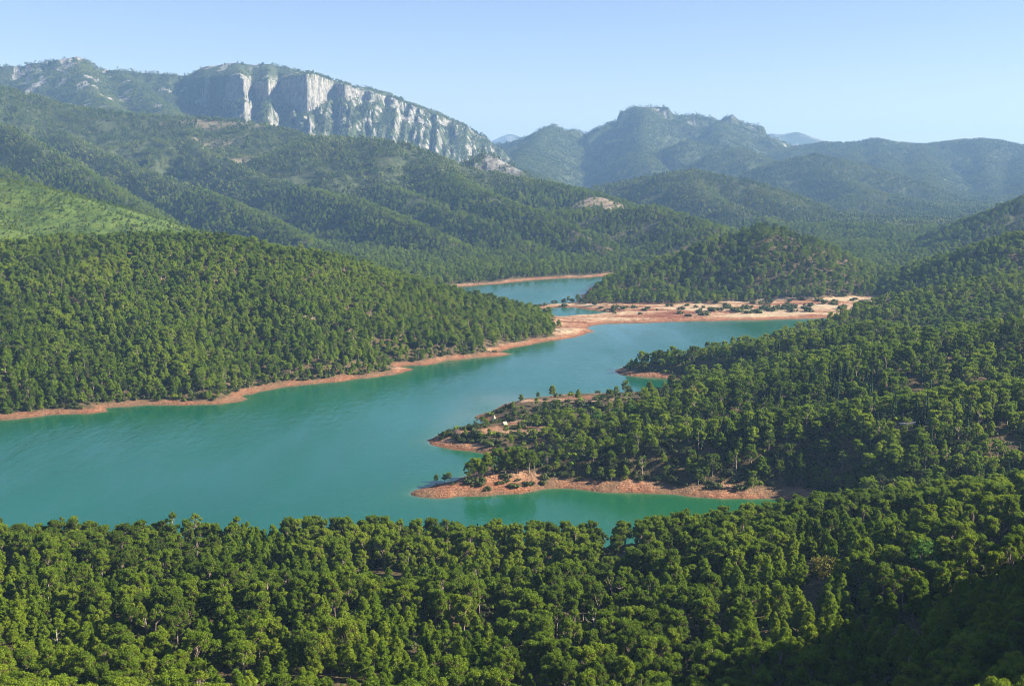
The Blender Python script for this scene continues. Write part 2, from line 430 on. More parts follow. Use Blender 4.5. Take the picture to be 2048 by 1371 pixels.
def rock_mask(X, Y, z, fam, slope):
    n = fbm(X, Y, 60, 3, 21.0)
    n2 = fbm(X, Y, 220, 3, 23.0)
    rock = np.zeros(X.shape)
    c = fam == 8
    pxx = 1024 + F * X / np.maximum(Y, 1)
    sp_ = sstep(.15, .34, fbm(X, Y, 75, 4, 25.0) + .5 * n2) * .95 * (z > 300)
    gate = np.maximum(sstep(-.02, .2, fbm(X, Y, 48, 4, 27.0)), sstep(2.2, 3.5, slope))
    rock = np.where(c, np.maximum(sstep(.72, 1.15, slope + .35 * n) * gate * np.where(pxx < 470, .3, 1.0), sp_ * np.where(pxx < 470, 1, .6)), rock)
    c = fam == 9
    rock = np.where(c, np.maximum(sstep(.95, 1.5, slope + .3 * n) * .62 * (.4 + .6 * sstep(-.1, .2, n)), sstep(.5, .7, n2 + .4 * n) * .45), rock)
    c = (fam == 10)
    rock = np.where(c, sstep(.55, .7, n2 + .4 * n) * .4, rock)
    c = fam == 6
    kn = np.exp(-(((X + 15) / 90) ** 2 + ((Y - 3110) / 90) ** 2))
    rock = np.where(c, np.maximum(kn * (n + .75) * 1.3, 0), rock)
    c = fam == 11
    rock = np.where(c, .35 + n2, rock)
    return np.clip(rock, 0, 1)


SC_SCAR = [(at_dist(1200, 398, 2480), 52, 34), (at_dist(1225, 410, 2440), 30, 30), (at_dist(440, 245, 3440), 150, 40), (at_dist(490, 280, 3150), 50, 60), (at_dist(425, 262, 3300), 60, 45)]


def bare_mask(X, Y, z, fam, sd):
    n = fbm(X, Y, 18, 3, 31.0)
    line = np.where((X > 15) & (Y < 620), 6.0, 6.0) + 4 * n + 3 * fbm(X, Y, 90, 2, 33.0)
    b = 1 - sstep(line, line + 5, sd)
    # drained flats of the isthmus
    flat = (fam == 0) & (sd < 260) & (Y > 1020) & (X > 38 + 12 * n) & (Y < 1322 + 30 * n + np.clip((X - 180) * .3, 0, 60))
    b = np.where(flat, 1.0, b)
    px, py = project(X, Y, z)
    # open grass tops of the peninsulas
    pen = ((px > 870) & (px < 1100) & (py > 838) & (py < 866) & (z > 4)) | ((px > 975) & (px < 1230) & (py > 786) & (py < 838) & (Y > 740) & (Y < 860))
    b = np.where(pen & (Y < 900) & (Y > 600), np.maximum(b, sstep(-.25, .15, n)), b)
    pen3 = (px < 1090) & (py > 940) & (py < 995) & (Y < 600) & (Y > 480)
    b = np.where(pen3, 1, b)
    sc = np.zeros(X.shape)
    for (cx, cy, cz), ra, rb in SC_SCAR:
        q = ((X - cx) / ra) ** 2 + ((Y - cy) / rb) ** 2
        sc = np.maximum(sc, np.clip(1.35 - q + 1.2 * n, 0, 1) * (1.0 if cx > -300 else .5))
    patch = sstep(.50, .65, fbm(X, Y, 45, 3, 41.0)) * .6 * (fam == 2)
    return np.clip(b, 0, 1), np.clip(np.maximum(sc * (fam == 6), patch * (fam != 3)), 0, 1)


def rr_(X, Y):
    return np.hypot(X, Y)


# ------------------------------------------------------------------ polar sheets of ground
def az_list(n_dense, lo=-26.5, hi=26.5):
    d = np.linspace(lo, hi, n_dense)
    a = lo - np.cumsum(np.linspace(.15, 4.5, 26))[::-1]
    b = hi + np.cumsum(np.linspace(.15, 4.5, 26))
    return np.radians(np.concatenate([a, d, b]))


def r_list(segs):
    out = []
    for a, b, st in segs:
        n = max(2, int(round((b - a) / st)))
        out.append(np.linspace(a, b, n, endpoint=False))
    out.append(np.array([segs[-1][1]]))
    return np.concatenate(out)


NEAR_R = np.concatenate([np.geomspace(6, 160, 40, endpoint=False), r_list([(160, 480, 4.0), (480, 960, 1.9), (960, 1250, 2.4), (1250, 2000, 4.5)])])
FAR_R = r_list([(1995, 2600, 9), (2600, 4700, 15), (4700, 5330, 5.5), (5330, 6500, 17), (6500, 10000, 90), (10000, 14500, 110)])


def sheet(azs, rs):
    A, Rr = np.meshgrid(azs, rs)          # rows = r
    X = Rr * np.sin(A)
    Y = Rr * np.cos(A)
    z, fam, sd = terrain(X.ravel(), Y.ravel())
    return X, Y, z.reshape(X.shape), fam.reshape(X.shape), sd.reshape(X.shape)


def slope_of(X, Y, Z):
    """gradient magnitude on a polar sheet"""
    e1x, e1y, e1z = np.gradient(X, axis=0), np.gradient(Y, axis=0), np.gradient(Z, axis=0)
    e2x, e2y, e2z = np.gradient(X, axis=1), np.gradient(Y, axis=1), np.gradient(Z, axis=1)
    nx = e1y * e2z - e1z * e2y
    ny = e1z * e2x - e1x * e2z
    nz = e1x * e2y - e1y * e2x
    nz = np.where(np.abs(nz) < 1e-9, 1e-9, nz)
    return -nx / nz, -ny / nz          # dz/dx, dz/dy


def set_props(o, label=None, cat=None, group=None, kind=None):
    if label:
        o['label'] = label
    if cat:
        o['category'] = cat
    if group:
        o['group'] = group
    if kind:
        o['kind'] = kind
    return o


def mesh_np(name, co, tris=None, quads=None, smooth=False):
    me = bpy.data.meshes.new(name)
    faces = quads if quads is not None else tris
    n = faces.shape[1]
    me.vertices.add(len(co))
    me.vertices.foreach_set('co', np.asarray(co, np.float32).ravel())
    me.loops.add(faces.size)
    me.loops.foreach_set('vertex_index', faces.astype(np.int32).ravel())
    me.polygons.add(len(faces))
    me.polygons.foreach_set('loop_start', (np.arange(len(faces)) * n).astype(np.int32))
    if smooth:
        me.polygons.foreach_set('use_smooth', np.ones(len(faces), bool))
    me.update(calc_edges=True)
    return me


def add_attr(me, name, vals, kind='FLOAT', domain='POINT'):
    a = me.attributes.new(name, kind, domain)
    if kind == 'FLOAT_VECTOR':
        a.data.foreach_set('vector', np.asarray(vals, np.float32).ravel())
    elif kind == 'INT':
        a.data.foreach_set('value', np.asarray(vals, np.int32).ravel())
    else:
        a.data.foreach_set('value', np.asarray(vals, np.float32).ravel())


# ------------------------------------------------------------------ node helpers
def mat(name):
    m = bpy.data.materials.new(name)
    m.use_nodes = True
    m.node_tree.nodes.clear()
    return m, m.node_tree


def N(t, typ, **kw):
    n = t.nodes.new(typ)
    for k, v in kw.items():
        if k in n.inputs.keys() if hasattr(n.inputs, 'keys') else False:
            n.inputs[k].default_value = v
        else:
            setattr(n, k, v)
    return n


def L(t, a, b):
    t.links.new(a, b)


def attr(t, name, typ='GEOMETRY'):
    n = t.nodes.new('ShaderNodeAttribute')
    n.attribute_type = typ
    n.attribute_name = name
    return n.outputs['Fac']


def noise(t, vec, scale, detail=3.0, rough=.55, out='Fac'):
    n = t.nodes.new('ShaderNodeTexNoise')
    n.inputs['Scale'].default_value = scale
    n.inputs['Detail'].default_value = detail
    n.inputs['Roughness'].default_value = rough
    L(t, vec, n.inputs['Vector'])
    return n.outputs[out]


def ramp(t, fac, stops):
    n = t.nodes.new('ShaderNodeValToRGB')
    el = n.color_ramp.elements
    while len(el) < len(stops):
        el.new(0.5)
    for e, (p, c) in zip(el, stops):
        e.position = p
        e.color = (*c, 1) if len(c) == 3 else c
    L(t, fac, n.inputs['Fac'])
    return n.outputs['Color']


def mixc(t, fac, a, b, blend='MIX'):
    n = t.nodes.new('ShaderNodeMix')
    n.data_type = 'RGBA'
    n.blend_type = blend
    if isinstance(fac, (int, float)):
        n.inputs[0].default_value = fac
    else:
        L(t, fac, n.inputs[0])
    for s, v in ((n.inputs[6], a), (n.inputs[7], b)):
        if isinstance(v, tuple):
            s.default_value = (*v, 1)
        else:
            L(t, v, s)
    return n.outputs[2]


def mth(t, op, a, b=None, clamp=False):
    n = t.nodes.new('ShaderNodeMath')
    n.operation = op
    n.use_clamp = clamp
    for i, v in enumerate((a, b)):
        if v is None:
            continue
        if isinstance(v, (int, float)):
            n.inputs[i].default_value = v
        else:
            L(t, v, n.inputs[i])
    return n.outputs[0]


def finish(t, col, rough=.9, spec=.2, bump=None, bstr=.3, bdist=1.0, transl=0.0, tcol=None):
    p = t.nodes.new('ShaderNodeBsdfPrincipled')
    if isinstance(col, tuple):
        p.inputs['Base Color'].default_value = (*col, 1)
    else:
        L(t, col, p.inputs['Base Color'])
    if isinstance(rough, (int, float)):
        p.inputs['Roughness'].default_value = rough
    else:
        L(t, rough, p.inputs['Roughness'])
    p.inputs['Specular IOR Level'].default_value = spec
    if bump is not None:
        b = t.nodes.new('ShaderNodeBump')
        b.inputs['Strength'].default_value = bstr
        b.inputs['Distance'].default_value = bdist
        L(t, bump, b.inputs['Height'])
        L(t, b.outputs[0], p.inputs['Normal'])
    o = t.nodes.new('ShaderNodeOutputMaterial')
    if transl > 0:
        tr = t.nodes.new('ShaderNodeBsdfTranslucent')
        if isinstance(tcol if tcol is not None else col, tuple):
            tr.inputs['Color'].default_value = (*(tcol or col), 1)
        else:
            L(t, tcol if tcol is not None else col, tr.inputs['Color'])
        mx = t.nodes.new('ShaderNodeMixShader')
        mx.inputs[0].default_value = transl
        L(t, p.outputs[0], mx.inputs[1])
        L(t, tr.outputs[0], mx.inputs[2])
        L(t, mx.outputs[0], o.inputs['Surface'])
    else:
        L(t, p.outputs[0], o.inputs['Surface'])
    return p


def ground_material():
    m, t = mat('ground_cover')
    geo = t.nodes.new('ShaderNodeNewGeometry')
    P = geo.outputs['Position']
    sep = t.nodes.new('ShaderNodeSeparateXYZ')
    L(t, P, sep.inputs[0])
    # forest floor: dry litter, brown soil, low scrub
    n1 = noise(t, P, .06, 5, .6)
    n2 = noise(t, P, .9, 4, .6)
    n3 = noise(t, P, .012, 4, .6)
    floor = ramp(t, n2, [(.3, (.045, .042, .018)), (.5, (.085, .062, .032)), (.7, (.14, .098, .055))])
    far_cover = ramp(t, noise(t, P, .09, 5, .7), [(.35, (.030, .042, .018)), (.55, (.055, .068, .028)), (.72, (.12, .105, .065))])
    col = mixc(t, attr(t, 'far'), floor, far_cover)
    grass = ramp(t, noise(t, P, .035, 6, .65), [(.35, (.035, .062, .010)), (.5, (.068, .105, .015)), (.65, (.095, .125, .022))])
    col = mixc(t, attr(t, 'grass'), col, grass)
    # bare earth: orange clay near the water, pale dry silt and straw higher up, banded along the old water levels
    zn = mth(t, 'ADD', sep.outputs['Z'], mth(t, 'MULTIPLY', n1, 1.6))
    band = t.nodes.new('ShaderNodeTexWave')
    band.wave_type = 'BANDS'
    band.bands_direction = 'Z'
    band.inputs['Scale'].default_value = .55
    band.inputs['Distortion'].default_value = 6.0
    band.inputs['Detail'].default_value = 4
    band.inputs['Detail Scale'].default_value = .6
    L(t, P, band.inputs['Vector'])
    clay = ramp(t, mth(t, 'ADD', mth(t, 'MULTIPLY', band.outputs['Fac'], .2), mth(t, 'MULTIPLY', mth(t, 'ADD', n2, noise(t, P, .12, 5, .7)), .4)),
                [(.2, (.10, .038, .021)), (.45, (.21, .088, .046)), (.62, (.30, .145, .080)), (.85, (.40, .24, .15))])
    mpf = t.nodes.new('ShaderNodeMapping')
    mpf.inputs['Scale'].default_value = (.28, 1, 1)
    L(t, P, mpf.inputs['Vector'])
    pale_tone = ramp(t, mth(t, 'ADD', mth(t, 'MULTIPLY', noise(t, mpf.outputs[0], .035, 5, .6), .7), mth(t, 'MULTIPLY', noise(t, P, .25, 5, .65), .3)),
                [(.36, (.15, .048, .026)), (.44, (.22, .085, .045)), (.50, (.36, .22, .13)), (.58, (.46, .36, .24)), (.7, (.25, .21, .10))])
    hz = t.nodes.new('ShaderNodeMapRange')
    hz.inputs['From Min'].default_value = 1.5
    hz.inputs['From Max'].default_value = 3.0
    L(t, zn, hz.inputs['Value'])
    earth = mixc(t, mth(t, 'MULTIPLY', hz.outputs[0], attr(t, 'pale')), clay, pale_tone)
    wet = t.nodes.new('ShaderNodeMapRange')
    wet.inputs['From Min'].default_value = 0.15
    wet.inputs['From Max'].default_value = .6
    L(t, sep.outputs['Z'], wet.inputs['Value'])
    earth = mixc(t, wet.outputs[0], (.16, .075, .04), earth)
    dk = t.nodes.new('ShaderNodeMapRange')
    dk.inputs['From Min'].default_value = .44
    dk.inputs['From Max'].default_value = .58
    dk.inputs['To Max'].default_value = .75
    L(t, noise(t, P, .045, 5, .65), dk.inputs['Value'])
    earth = mixc(t, mth(t, 'MULTIPLY', dk.outputs[0], mth(t, 'SUBTRACT', 1.15, attr(t, 'pale'), True)), earth, (.14, .095, .055))
    bare = mth(t, 'MULTIPLY', attr(t, 'bare'), 1.0, True)
    col = mixc(t, bare, col, earth)
    scar = ramp(t, noise(t, P, .08, 5, .7), [(.35, (.08, .075, .04)), (.5, (.24, .18, .12)), (.65, (.36, .29, .23))])
    col = mixc(t, attr(t, 'scar'), col, scar)
    vor = noise(t, P, .06, 9, .8)
    rock = ramp(t, vor, [(.34, (.06, .065, .05)), (.46, (.22, .21, .185)), (.62, (.46, .44, .40))])
    mps = t.nodes.new('ShaderNodeMapping')
    mps.inputs['Scale'].default_value = (1, .4, .12)
    L(t, P, mps.inputs['Vector'])
    rock = mixc(t, 1.0, rock, ramp(t, noise(t, mps.outputs[0], .11, 6, .7), [(.36, (.50, .50, .50)), (.56, (1, .98, .95))]), 'MULTIPLY')
    rk = mth(t, 'ADD', attr(t, 'rock'), mth(t, 'MULTIPLY', mth(t, 'SUBTRACT', noise(t, P, .05, 6, .75), .5), 1.6))
    rr = t.nodes.new('ShaderNodeMapRange')
    rr.inputs['From Min'].default_value = .42
    rr.inputs['From Max'].default_value = .58
    L(t, rk, rr.inputs['Value'])
    col = mixc(t, rr.outputs[0], col, rock)
    bh = mth(t, 'ADD', mth(t, 'MULTIPLY', n2, 1.0), mth(t, 'MULTIPLY', noise(t, P, .11, 6, .7), 8.0))
    bh = mth(t, 'ADD', bh, mth(t, 'MULTIPLY', mth(t, 'MULTIPLY', attr(t, 'rock'), noise(t, P, .05, 9, .8)), 60.0))
    finish(t, col, .95, .15, bh, .55, .8)
    return m


def water_material():
    m, t = mat('lake_water')
    geo = t.nodes.new('ShaderNodeNewGeometry')
    P = geo.outputs['Position']
    mp = t.nodes.new('ShaderNodeMapping')
    mp.inputs['Scale'].default_value = (1, .45, 1)
    mp.inputs['Rotation'].default_value = (0, 0, R(-18))
    L(t, P, mp.inputs['Vector'])
    wind = noise(t, mp.outputs[0], .012, 5, .6)
    deep = ramp(t, noise(t, mp.outputs[0], .0042, 4, .55), [(.35, (.002, .070, .038)), (.65, (.005, .094, .058))])
    green_col = (.018, .095, .030)  # green of the shallows and of the cove's painted reflection
    col = mixc(t, attr(t, 'shallow_reflect'), deep, green_col)
    col = mixc(t, attr(t, 'pale_tone'), col, (.15, .17, .135))  # pale tint: sun glare painted off the peninsula, plus a pale shore rim
    n1 = noise(t, mp.outputs[0], 1.1, 3, .6)
    n2 = noise(t, mp.outputs[0], .22, 3, .55)
    h = mth(t, 'ADD', mth(t, 'MULTIPLY', n1, .12), mth(t, 'MULTIPLY', n2, .28))
    mp2 = t.nodes.new('ShaderNodeMapping')
    mp2.inputs['Scale'].default_value = (1, .16, 1)
    mp2.inputs['Rotation'].default_value = (0, 0, R(62))
    L(t, P, mp2.inputs['Vector'])
    st = t.nodes.new('ShaderNodeMapRange')
    st.inputs['From Min'].default_value = .38
    st.inputs['From Max'].default_value = .62
    st.inputs['To Min'].default_value = .25
    st.inputs['To Max'].default_value = 1.7
    L(t, noise(t, mp2.outputs[0], .045, 5, .6), st.inputs['Value'])
    h = mth(t, 'MULTIPLY', h, st.outputs[0])
    ro = t.nodes.new('ShaderNodeMapRange')
    ro.inputs['From Min'].default_value = .35
    ro.inputs['From Max'].default_value = .65
    ro.inputs['To Min'].default_value = .07
    ro.inputs['To Max'].default_value = .22
    L(t, wind, ro.inputs['Value'])
    p = finish(t, col, ro.outputs[0], .4, h, .75, .8)
    p.inputs['IOR'].default_value = 1.33
    return m


def foliage_material(name, c_dark, c_mid, c_light, transl=.3, big=.012):
    """needle colour varies from tree to tree and from stand to stand"""
    m, t = mat(name)
    oi = t.nodes.new('ShaderNodeObjectInfo')
    st = noise(t, oi.outputs['Location'], big, 3, .6)
    f = mth(t, 'ADD', mth(t, 'MULTIPLY', oi.outputs['Random'], .62), mth(t, 'MULTIPLY', mth(t, 'SUBTRACT', st, .5), 1.7))
    f = mth(t, 'ADD', f, .22)
    geo = t.nodes.new('ShaderNodeNewGeometry')
    f = mth(t, 'ADD', f, mth(t, 'MULTIPLY', mth(t, 'SUBTRACT', noise(t, geo.outputs['Position'], 1.1, 2, .5), .5), .5))
    col = ramp(t, f, [(.1, c_dark), (.5, c_mid), (.9, c_light)])
    finish(t, col, .75, .15, transl=transl)
    return m


GROUND = ground_material()
WATER = water_material()
NEEDLE = foliage_material('pine_needles', (.068, .108, .009), (.140, .212, .014), (.225, .290, .020), .40)
NEEDLE2 = foliage_material('young_pine_needles', (.095, .160, .010), (.160, .240, .015), (.235, .300, .022), .42)
NEEDLE_FAR = foliage_material('forest_needles', (.026, .048, .010), (.070, .104, .016), (.140, .165, .028), .22, .004)
OLIVE = foliage_material('scrub_leaves', (.030, .045, .014), (.060, .080, .022), (.10, .12, .035), .2)
CYPN = foliage_material('cypress_needles', (.012, .030, .012), (.020, .045, .015), (.035, .065, .02), .1)
YELLOW = foliage_material('yellowing_leaves', (.16, .15, .02), (.24, .20, .03), (.30, .25, .04), .35)
RUST = foliage_material('turning_leaves', (.14, .10, .025), (.22, .16, .035), (.17, .17, .03), .3)
BROAD = foliage_material('broad_leaves', (.04, .10, .012), (.08, .17, .02), (.12, .22, .03), .35)


def bark_material(name, a, b):
    m, t = mat(name)
    geo = t.nodes.new('ShaderNodeNewGeometry')
    n = noise(t, geo.outputs['Position'], 3.0, 4, .6)
    finish(t, ramp(t, n, [(.35, a), (.65, b)]), .9, .2, n, .4, .05)
    return m


BARK = bark_material('pine_bark', (.16, .115, .085), (.36, .30, .25))
DEADW = bark_material('bleached_wood', (.38, .34, .29), (.58, .54, .48))
TWIG, _t = mat('dry_twigs')
finish(_t, (.15, .105, .065), .9, .1, transl=.15)

# build the ground
near_az = az_list(470)
far_az = az_list(700)
XN, YN, ZN, FN, SN = sheet(near_az, NEAR_R)
XF, YF, ZF, FF, SF = sheet(far_az, FAR_R)
print('terrain', round(time.time() - T0, 1), XN.size + XF.size)

GRID = []
for (X, Y, Z, Fm, S, azs, rs) in ((XN, YN, ZN, FN, SN, near_az, NEAR_R), (XF, YF, ZF, FF, SF, far_az, FAR_R)):
    gx, gy = slope_of(X, Y, Z)
    sl = np.hypot(gx, gy)
    rock = rock_mask(X, Y, Z, Fm, sl)
    bare, scar = bare_mask(X, Y, Z, Fm, S)
    GRID.append(dict(X=X, Y=Y, Z=Z, F=Fm, S=S, az=azs, r=rs, gx=gx, gy=gy, sl=sl, rock=rock, bare=bare, scar=scar))

STRUCT = {
    0: ('valley_floor', 'flat valley floor of pale and red dried mud between the lake arms and the conical hill'),
    1: ('foreground_hillside', 'near hillside of brown soil falling to the water under the foreground pines'),
    2: ('pine_hill', 'rounded hill on the left bank covered by dense green pines'),
    3: ('grassy_hill', 'bright lime green grassy hill behind the pine hill at the left edge'),
    4: ('conical_hill', 'dark cone shaped wooded hill beyond the flat red isthmus'),
    5: ('wooded_headland', 'wooded slope on the right bank with headlands reaching into the lake'),
    6: ('lower_mountain_slope', 'long forested mountain slope with side spurs below the white cliffs'),
    7: ('far_valley_ridge', 'blue green forested ridge behind the conical hill'),
    8: ('cliff_mountain', 'high mountain with bright limestone cliffs under a flat summit'),
    9: ('rocky_mountain', 'hazy blue mountain with a square rocky summit right of the saddle'),
    10: ('right_mountain', 'hazy blue mountain ridge at the right edge under the sky'),
    11: ('distant_peak', 'very pale far away peaks showing in the gaps of the skyline'),
    12: ('side_hill', 'shaded side hills entering from the right edge behind the near slope'),
    13: ('hazy_foothill', 'hazy rounded wooded foothills in front of the blue right hand mountains'),
    14: ('lake_shore', 'bare orange clay shore between the water and the trees'),
}
for gi, g in enumerate(GRID):
    nr, na = g['X'].shape
    idx = np.arange(nr * na).reshape(nr, na)
    q = np.stack([idx[:-1, :-1], idx[:-1, 1:], idx[1:, 1:], idx[1:, :-1]], -1).reshape(-1, 4)[:, ::-1]
    fam = g['F'].astype(int).copy()
    fam[(g['S'] < 13) & (g['S'] > -400) & (g['Z'] < 5)] = 14
    ff = fam[:-1, :-1].ravel()
    co = np.stack([g['X'].ravel(), g['Y'].ravel(), g['Z'].ravel()], 1)
    rr = np.hypot(g['X'], g['Y']).ravel()
    g['pale'] = np.where((g['F'] == 0) & (g['Y'] > 900), 1.0, np.where((g['F'] == 5) & (g['Y'] > 640), .75, .25)).ravel()
    g['far'] = sstep(1500, 2600, rr)
    g['grass'] = np.clip((g['F'] == 3) * 1.0, 0, 1).ravel()
    for f in np.unique(ff):
        qq = q[ff == f]
        used, inv = np.unique(qq, return_inverse=True)
        nm, lab = STRUCT[f]
        me = mesh_np(nm, co[used], quads=inv.reshape(-1, 4), smooth=True)
        for an, av in (('rock', g['rock']), ('bare', g['bare']), ('scar', g['scar']), ('far', g['far']), ('grass', g['grass']), ('pale', g['pale'])):
            add_attr(me, an, av.ravel()[used])
        me.materials.append(GROUND)
        key = 'sheet_%d' % f
        g.setdefault('objs', {})[f] = me
# one object per landform: join the near and the far sheet where a landform lies on both
for f in sorted(set(GRID[0]['objs']) | set(GRID[1]['objs'])):
    mes = [g['objs'][f] for g in GRID if f in g['objs']]
    nm, lab = STRUCT[f]
    if len(mes) == 2:
        import bmesh
        bm = bmesh.new()
        bm.from_mesh(mes[0])
        bm.from_mesh(mes[1])
        me = bpy.data.meshes.new(nm)
        bm.to_mesh(me)
        bm.free()
        me.materials.append(GROUND)
    else:
        me = mes[0]
    o = bpy.data.objects.new(nm, me)
    COL.objects.link(o)
    set_props(o, lab, kind='structure')

# ------------------------------------------------------------------ the lake
azw = np.radians(np.linspace(-40, 40, 400))
rw = np.geomspace(400, 1900, 420)
A, Rr = np.meshgrid(azw, rw)
XW, YW = Rr * np.sin(A), Rr * np.cos(A)
sdw = lake_sd(XW.ravel(), YW.ravel()).reshape(XW.shape)
idx = np.arange(XW.size).reshape(XW.shape)
q = np.stack([idx[:-1, :-1], idx[:-1, 1:], idx[1:, 1:], idx[1:, :-1]], -1).reshape(-1, 4)[:, ::-1]
keep = (sdw[:-1, :-1] < 9).ravel()
q = q[keep]
used, inv = np.unique(q, return_inverse=True)
me = mesh_np('lake', np.stack([XW.ravel(), YW.ravel(), 0 * XW.ravel()], 1)[used], quads=inv.reshape(-1, 4), smooth=True)
cove = np.exp(-(((XW - 75) / 75) ** 2 + ((YW - 515) / 38) ** 2))  # cove greener: reflection of the dark slope painted into the water colour
shallow_reflect = np.clip(np.exp(np.minimum(sdw, 0) / 9.0) * .8 + cove * .55, 0, 1)
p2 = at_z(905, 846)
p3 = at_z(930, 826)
pale_tone = .2 * np.exp(-(((XW - p2[0]) / 12) ** 2 + ((YW - p2[1]) / 26) ** 2)) + .2 * np.exp(-(((XW - p3[0]) / 9) ** 2 + ((YW - p3[1]) / 24) ** 2))  # patches of sun glare by the peninsula, painted as paler water
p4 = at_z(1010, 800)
pale_tone = pale_tone + .35 * np.exp(-(((XW - p4[0]) / 26) ** 2 + ((YW - p4[1]) / 26) ** 2)) + .35 * np.exp(np.minimum(sdw, 0) / 1.6)
add_attr(me, 'shallow_reflect', shallow_reflect.ravel()[used])
add_attr(me, 'pale_tone', np.clip(pale_tone, 0, .8).ravel()[used])
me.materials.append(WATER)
lake = bpy.data.objects.new('lake_water', me)
COL.objects.link(lake)
set_props(lake, 'calm turquoise green water of the winding reservoir', kind='structure')
print('ground built', round(time.time() - T0, 1))
#@@TREES

# ------------------------------------------------------------------ tree shapes
def ico(sub):
    p = (1 + 5 ** .5) / 2
    v = [(-1, p, 0), (1, p, 0), (-1, -p, 0), (1, -p, 0), (0, -1, p), (0, 1, p), (0, -1, -p), (0, 1, -p), (p, 0, -1), (p, 0, 1), (-p, 0, -1), (-p, 0, 1)]
    f = [(0, 11, 5), (0, 5, 1), (0, 1, 7), (0, 7, 10), (0, 10, 11), (1, 5, 9), (5, 11, 4), (11, 10, 2), (10, 7, 6), (7, 1, 8), (3, 9, 4), (3, 4, 2), (3, 2, 6), (3, 6, 8), (3, 8, 9), (4, 9, 5), (2, 4, 11),
         (6, 2, 10), (8, 6, 7), (9, 8, 1)]
    v = [np.array(a) / np.linalg.norm(a) for a in v]
    for _ in range(sub):
        nf, cache = [], {}

        def mid(a, b):
            k = (min(a, b), max(a, b))
            if k not in cache:
                q = v[a] + v[b]
                v.append(q / np.linalg.norm(q))
                cache[k] = len(v) - 1
            return cache[k]
        for a, b, c in f:
            ab, bc, ca = mid(a, b), mid(b, c), mid(c, a)
            nf += [(a, ab, ca), (b, bc, ab), (c, ca, bc), (ab, bc, ca)]
        f = nf
    return np.array(v), np.array(f)


ICO0, ICO1 = ico(0), ico(1)


class Geo:
    def __init__(self):
        self.v, self.f, self.m, self.n = [], [], [], 0

    def add(self, v, f, mi):
        self.v.append(np.asarray(v, float))
        self.f.append(np.asarray(f, int) + self.n)
        self.m.append(np.full(len(f), mi))
        self.n += len(v)

    def mesh(self, name, mats):
        me = mesh_np(name, np.concatenate(self.v), tris=np.concatenate(self.f))
        for m in mats:
            me.materials.append(m)
        me.polygons.foreach_set('material_index', np.concatenate(self.m).astype(np.int32))
        me.update()
        return me

    def merge(self, other):
        for v, f, m in zip(other.v, other.f, other.m):
            self.v.append(v)
            self.f.append(f + self.n)
            self.m.append(m)
        self.n += other.n


def unit(a):
    return a / np.maximum(np.linalg.norm(a, axis=-1, keepdims=True), 1e-9)


def cards(g, rs, c, r, n, size, mi, squash=.8, up=.25, jit=.55, fill=.8):
    """n small leaf sprays spread over a puff of radius r round c, facing outwards"""
    d = unit(rs.normal(size=(n, 3)) + np.array([0, 0, up]))
    rad = r * (fill + (1.12 - fill) * rs.rand(n, 1) ** .6)
    p = c + d * rad * np.array([1, 1, squash])
    nn = unit(d + rs.normal(size=(n, 3)) * jit)
    a = unit(np.cross(nn, rs.normal(size=(n, 3))))
    b = np.cross(nn, a)
    s = size * (.6 + .8 * rs.rand(n, 1))
    v = np.stack([p + a * s * .62, p - a * s * .35 + b * s * .5, p - a * s * .35 - b * s * .5], 1)
    # every second spray stands out like a needle tuft, pointing outwards and up
    k = slice(0, n, 2)
    o = unit(d[k] + np.array([0, 0, .55]) + rs.normal(size=(len(d[k]), 3)) * .3)
    v[k] = np.stack([p[k] + o * s[k] * 1.05, p[k] + a[k] * s[k] * .36, p[k] - a[k] * s[k] * .36], 1)
    v = v.reshape(-1, 3)
    g.add(v, np.arange(3 * n).reshape(-1, 3), mi)


def core(g, rs, c, r, mi, squash=.8, base=ICO1):
    v, f = base
    k = 1 + .22 * rs.normal(size=(len(v), 1))
    g.add(c + v * r * k * np.array([1, 1, squash]), f, mi)


def tube(g, pts, rad, mi, sides=5):
    pts = np.asarray(pts, float)
    n = len(pts)
    V = []
    for i in range(n):
        d = pts[min(i + 1, n - 1)] - pts[max(i - 1, 0)]
        d = d / (np.linalg.norm(d) + 1e-9)
        a = np.cross(d, (0.31, .9, .2))
        a /= np.linalg.norm(a)
        b = np.cross(d, a)
        for k in range(sides):
            an = 2 * math.pi * k / sides
            V.append(pts[i] + (a * math.cos(an) + b * math.sin(an)) * rad[i])
    Fc = []
    for i in range(n - 1):
        for k in range(sides):
            a0, a1 = i * sides + k, i * sides + (k + 1) % sides
            Fc += [(a0, a1, a1 + sides), (a0, a1 + sides, a0 + sides)]
    g.add(V, Fc, mi)


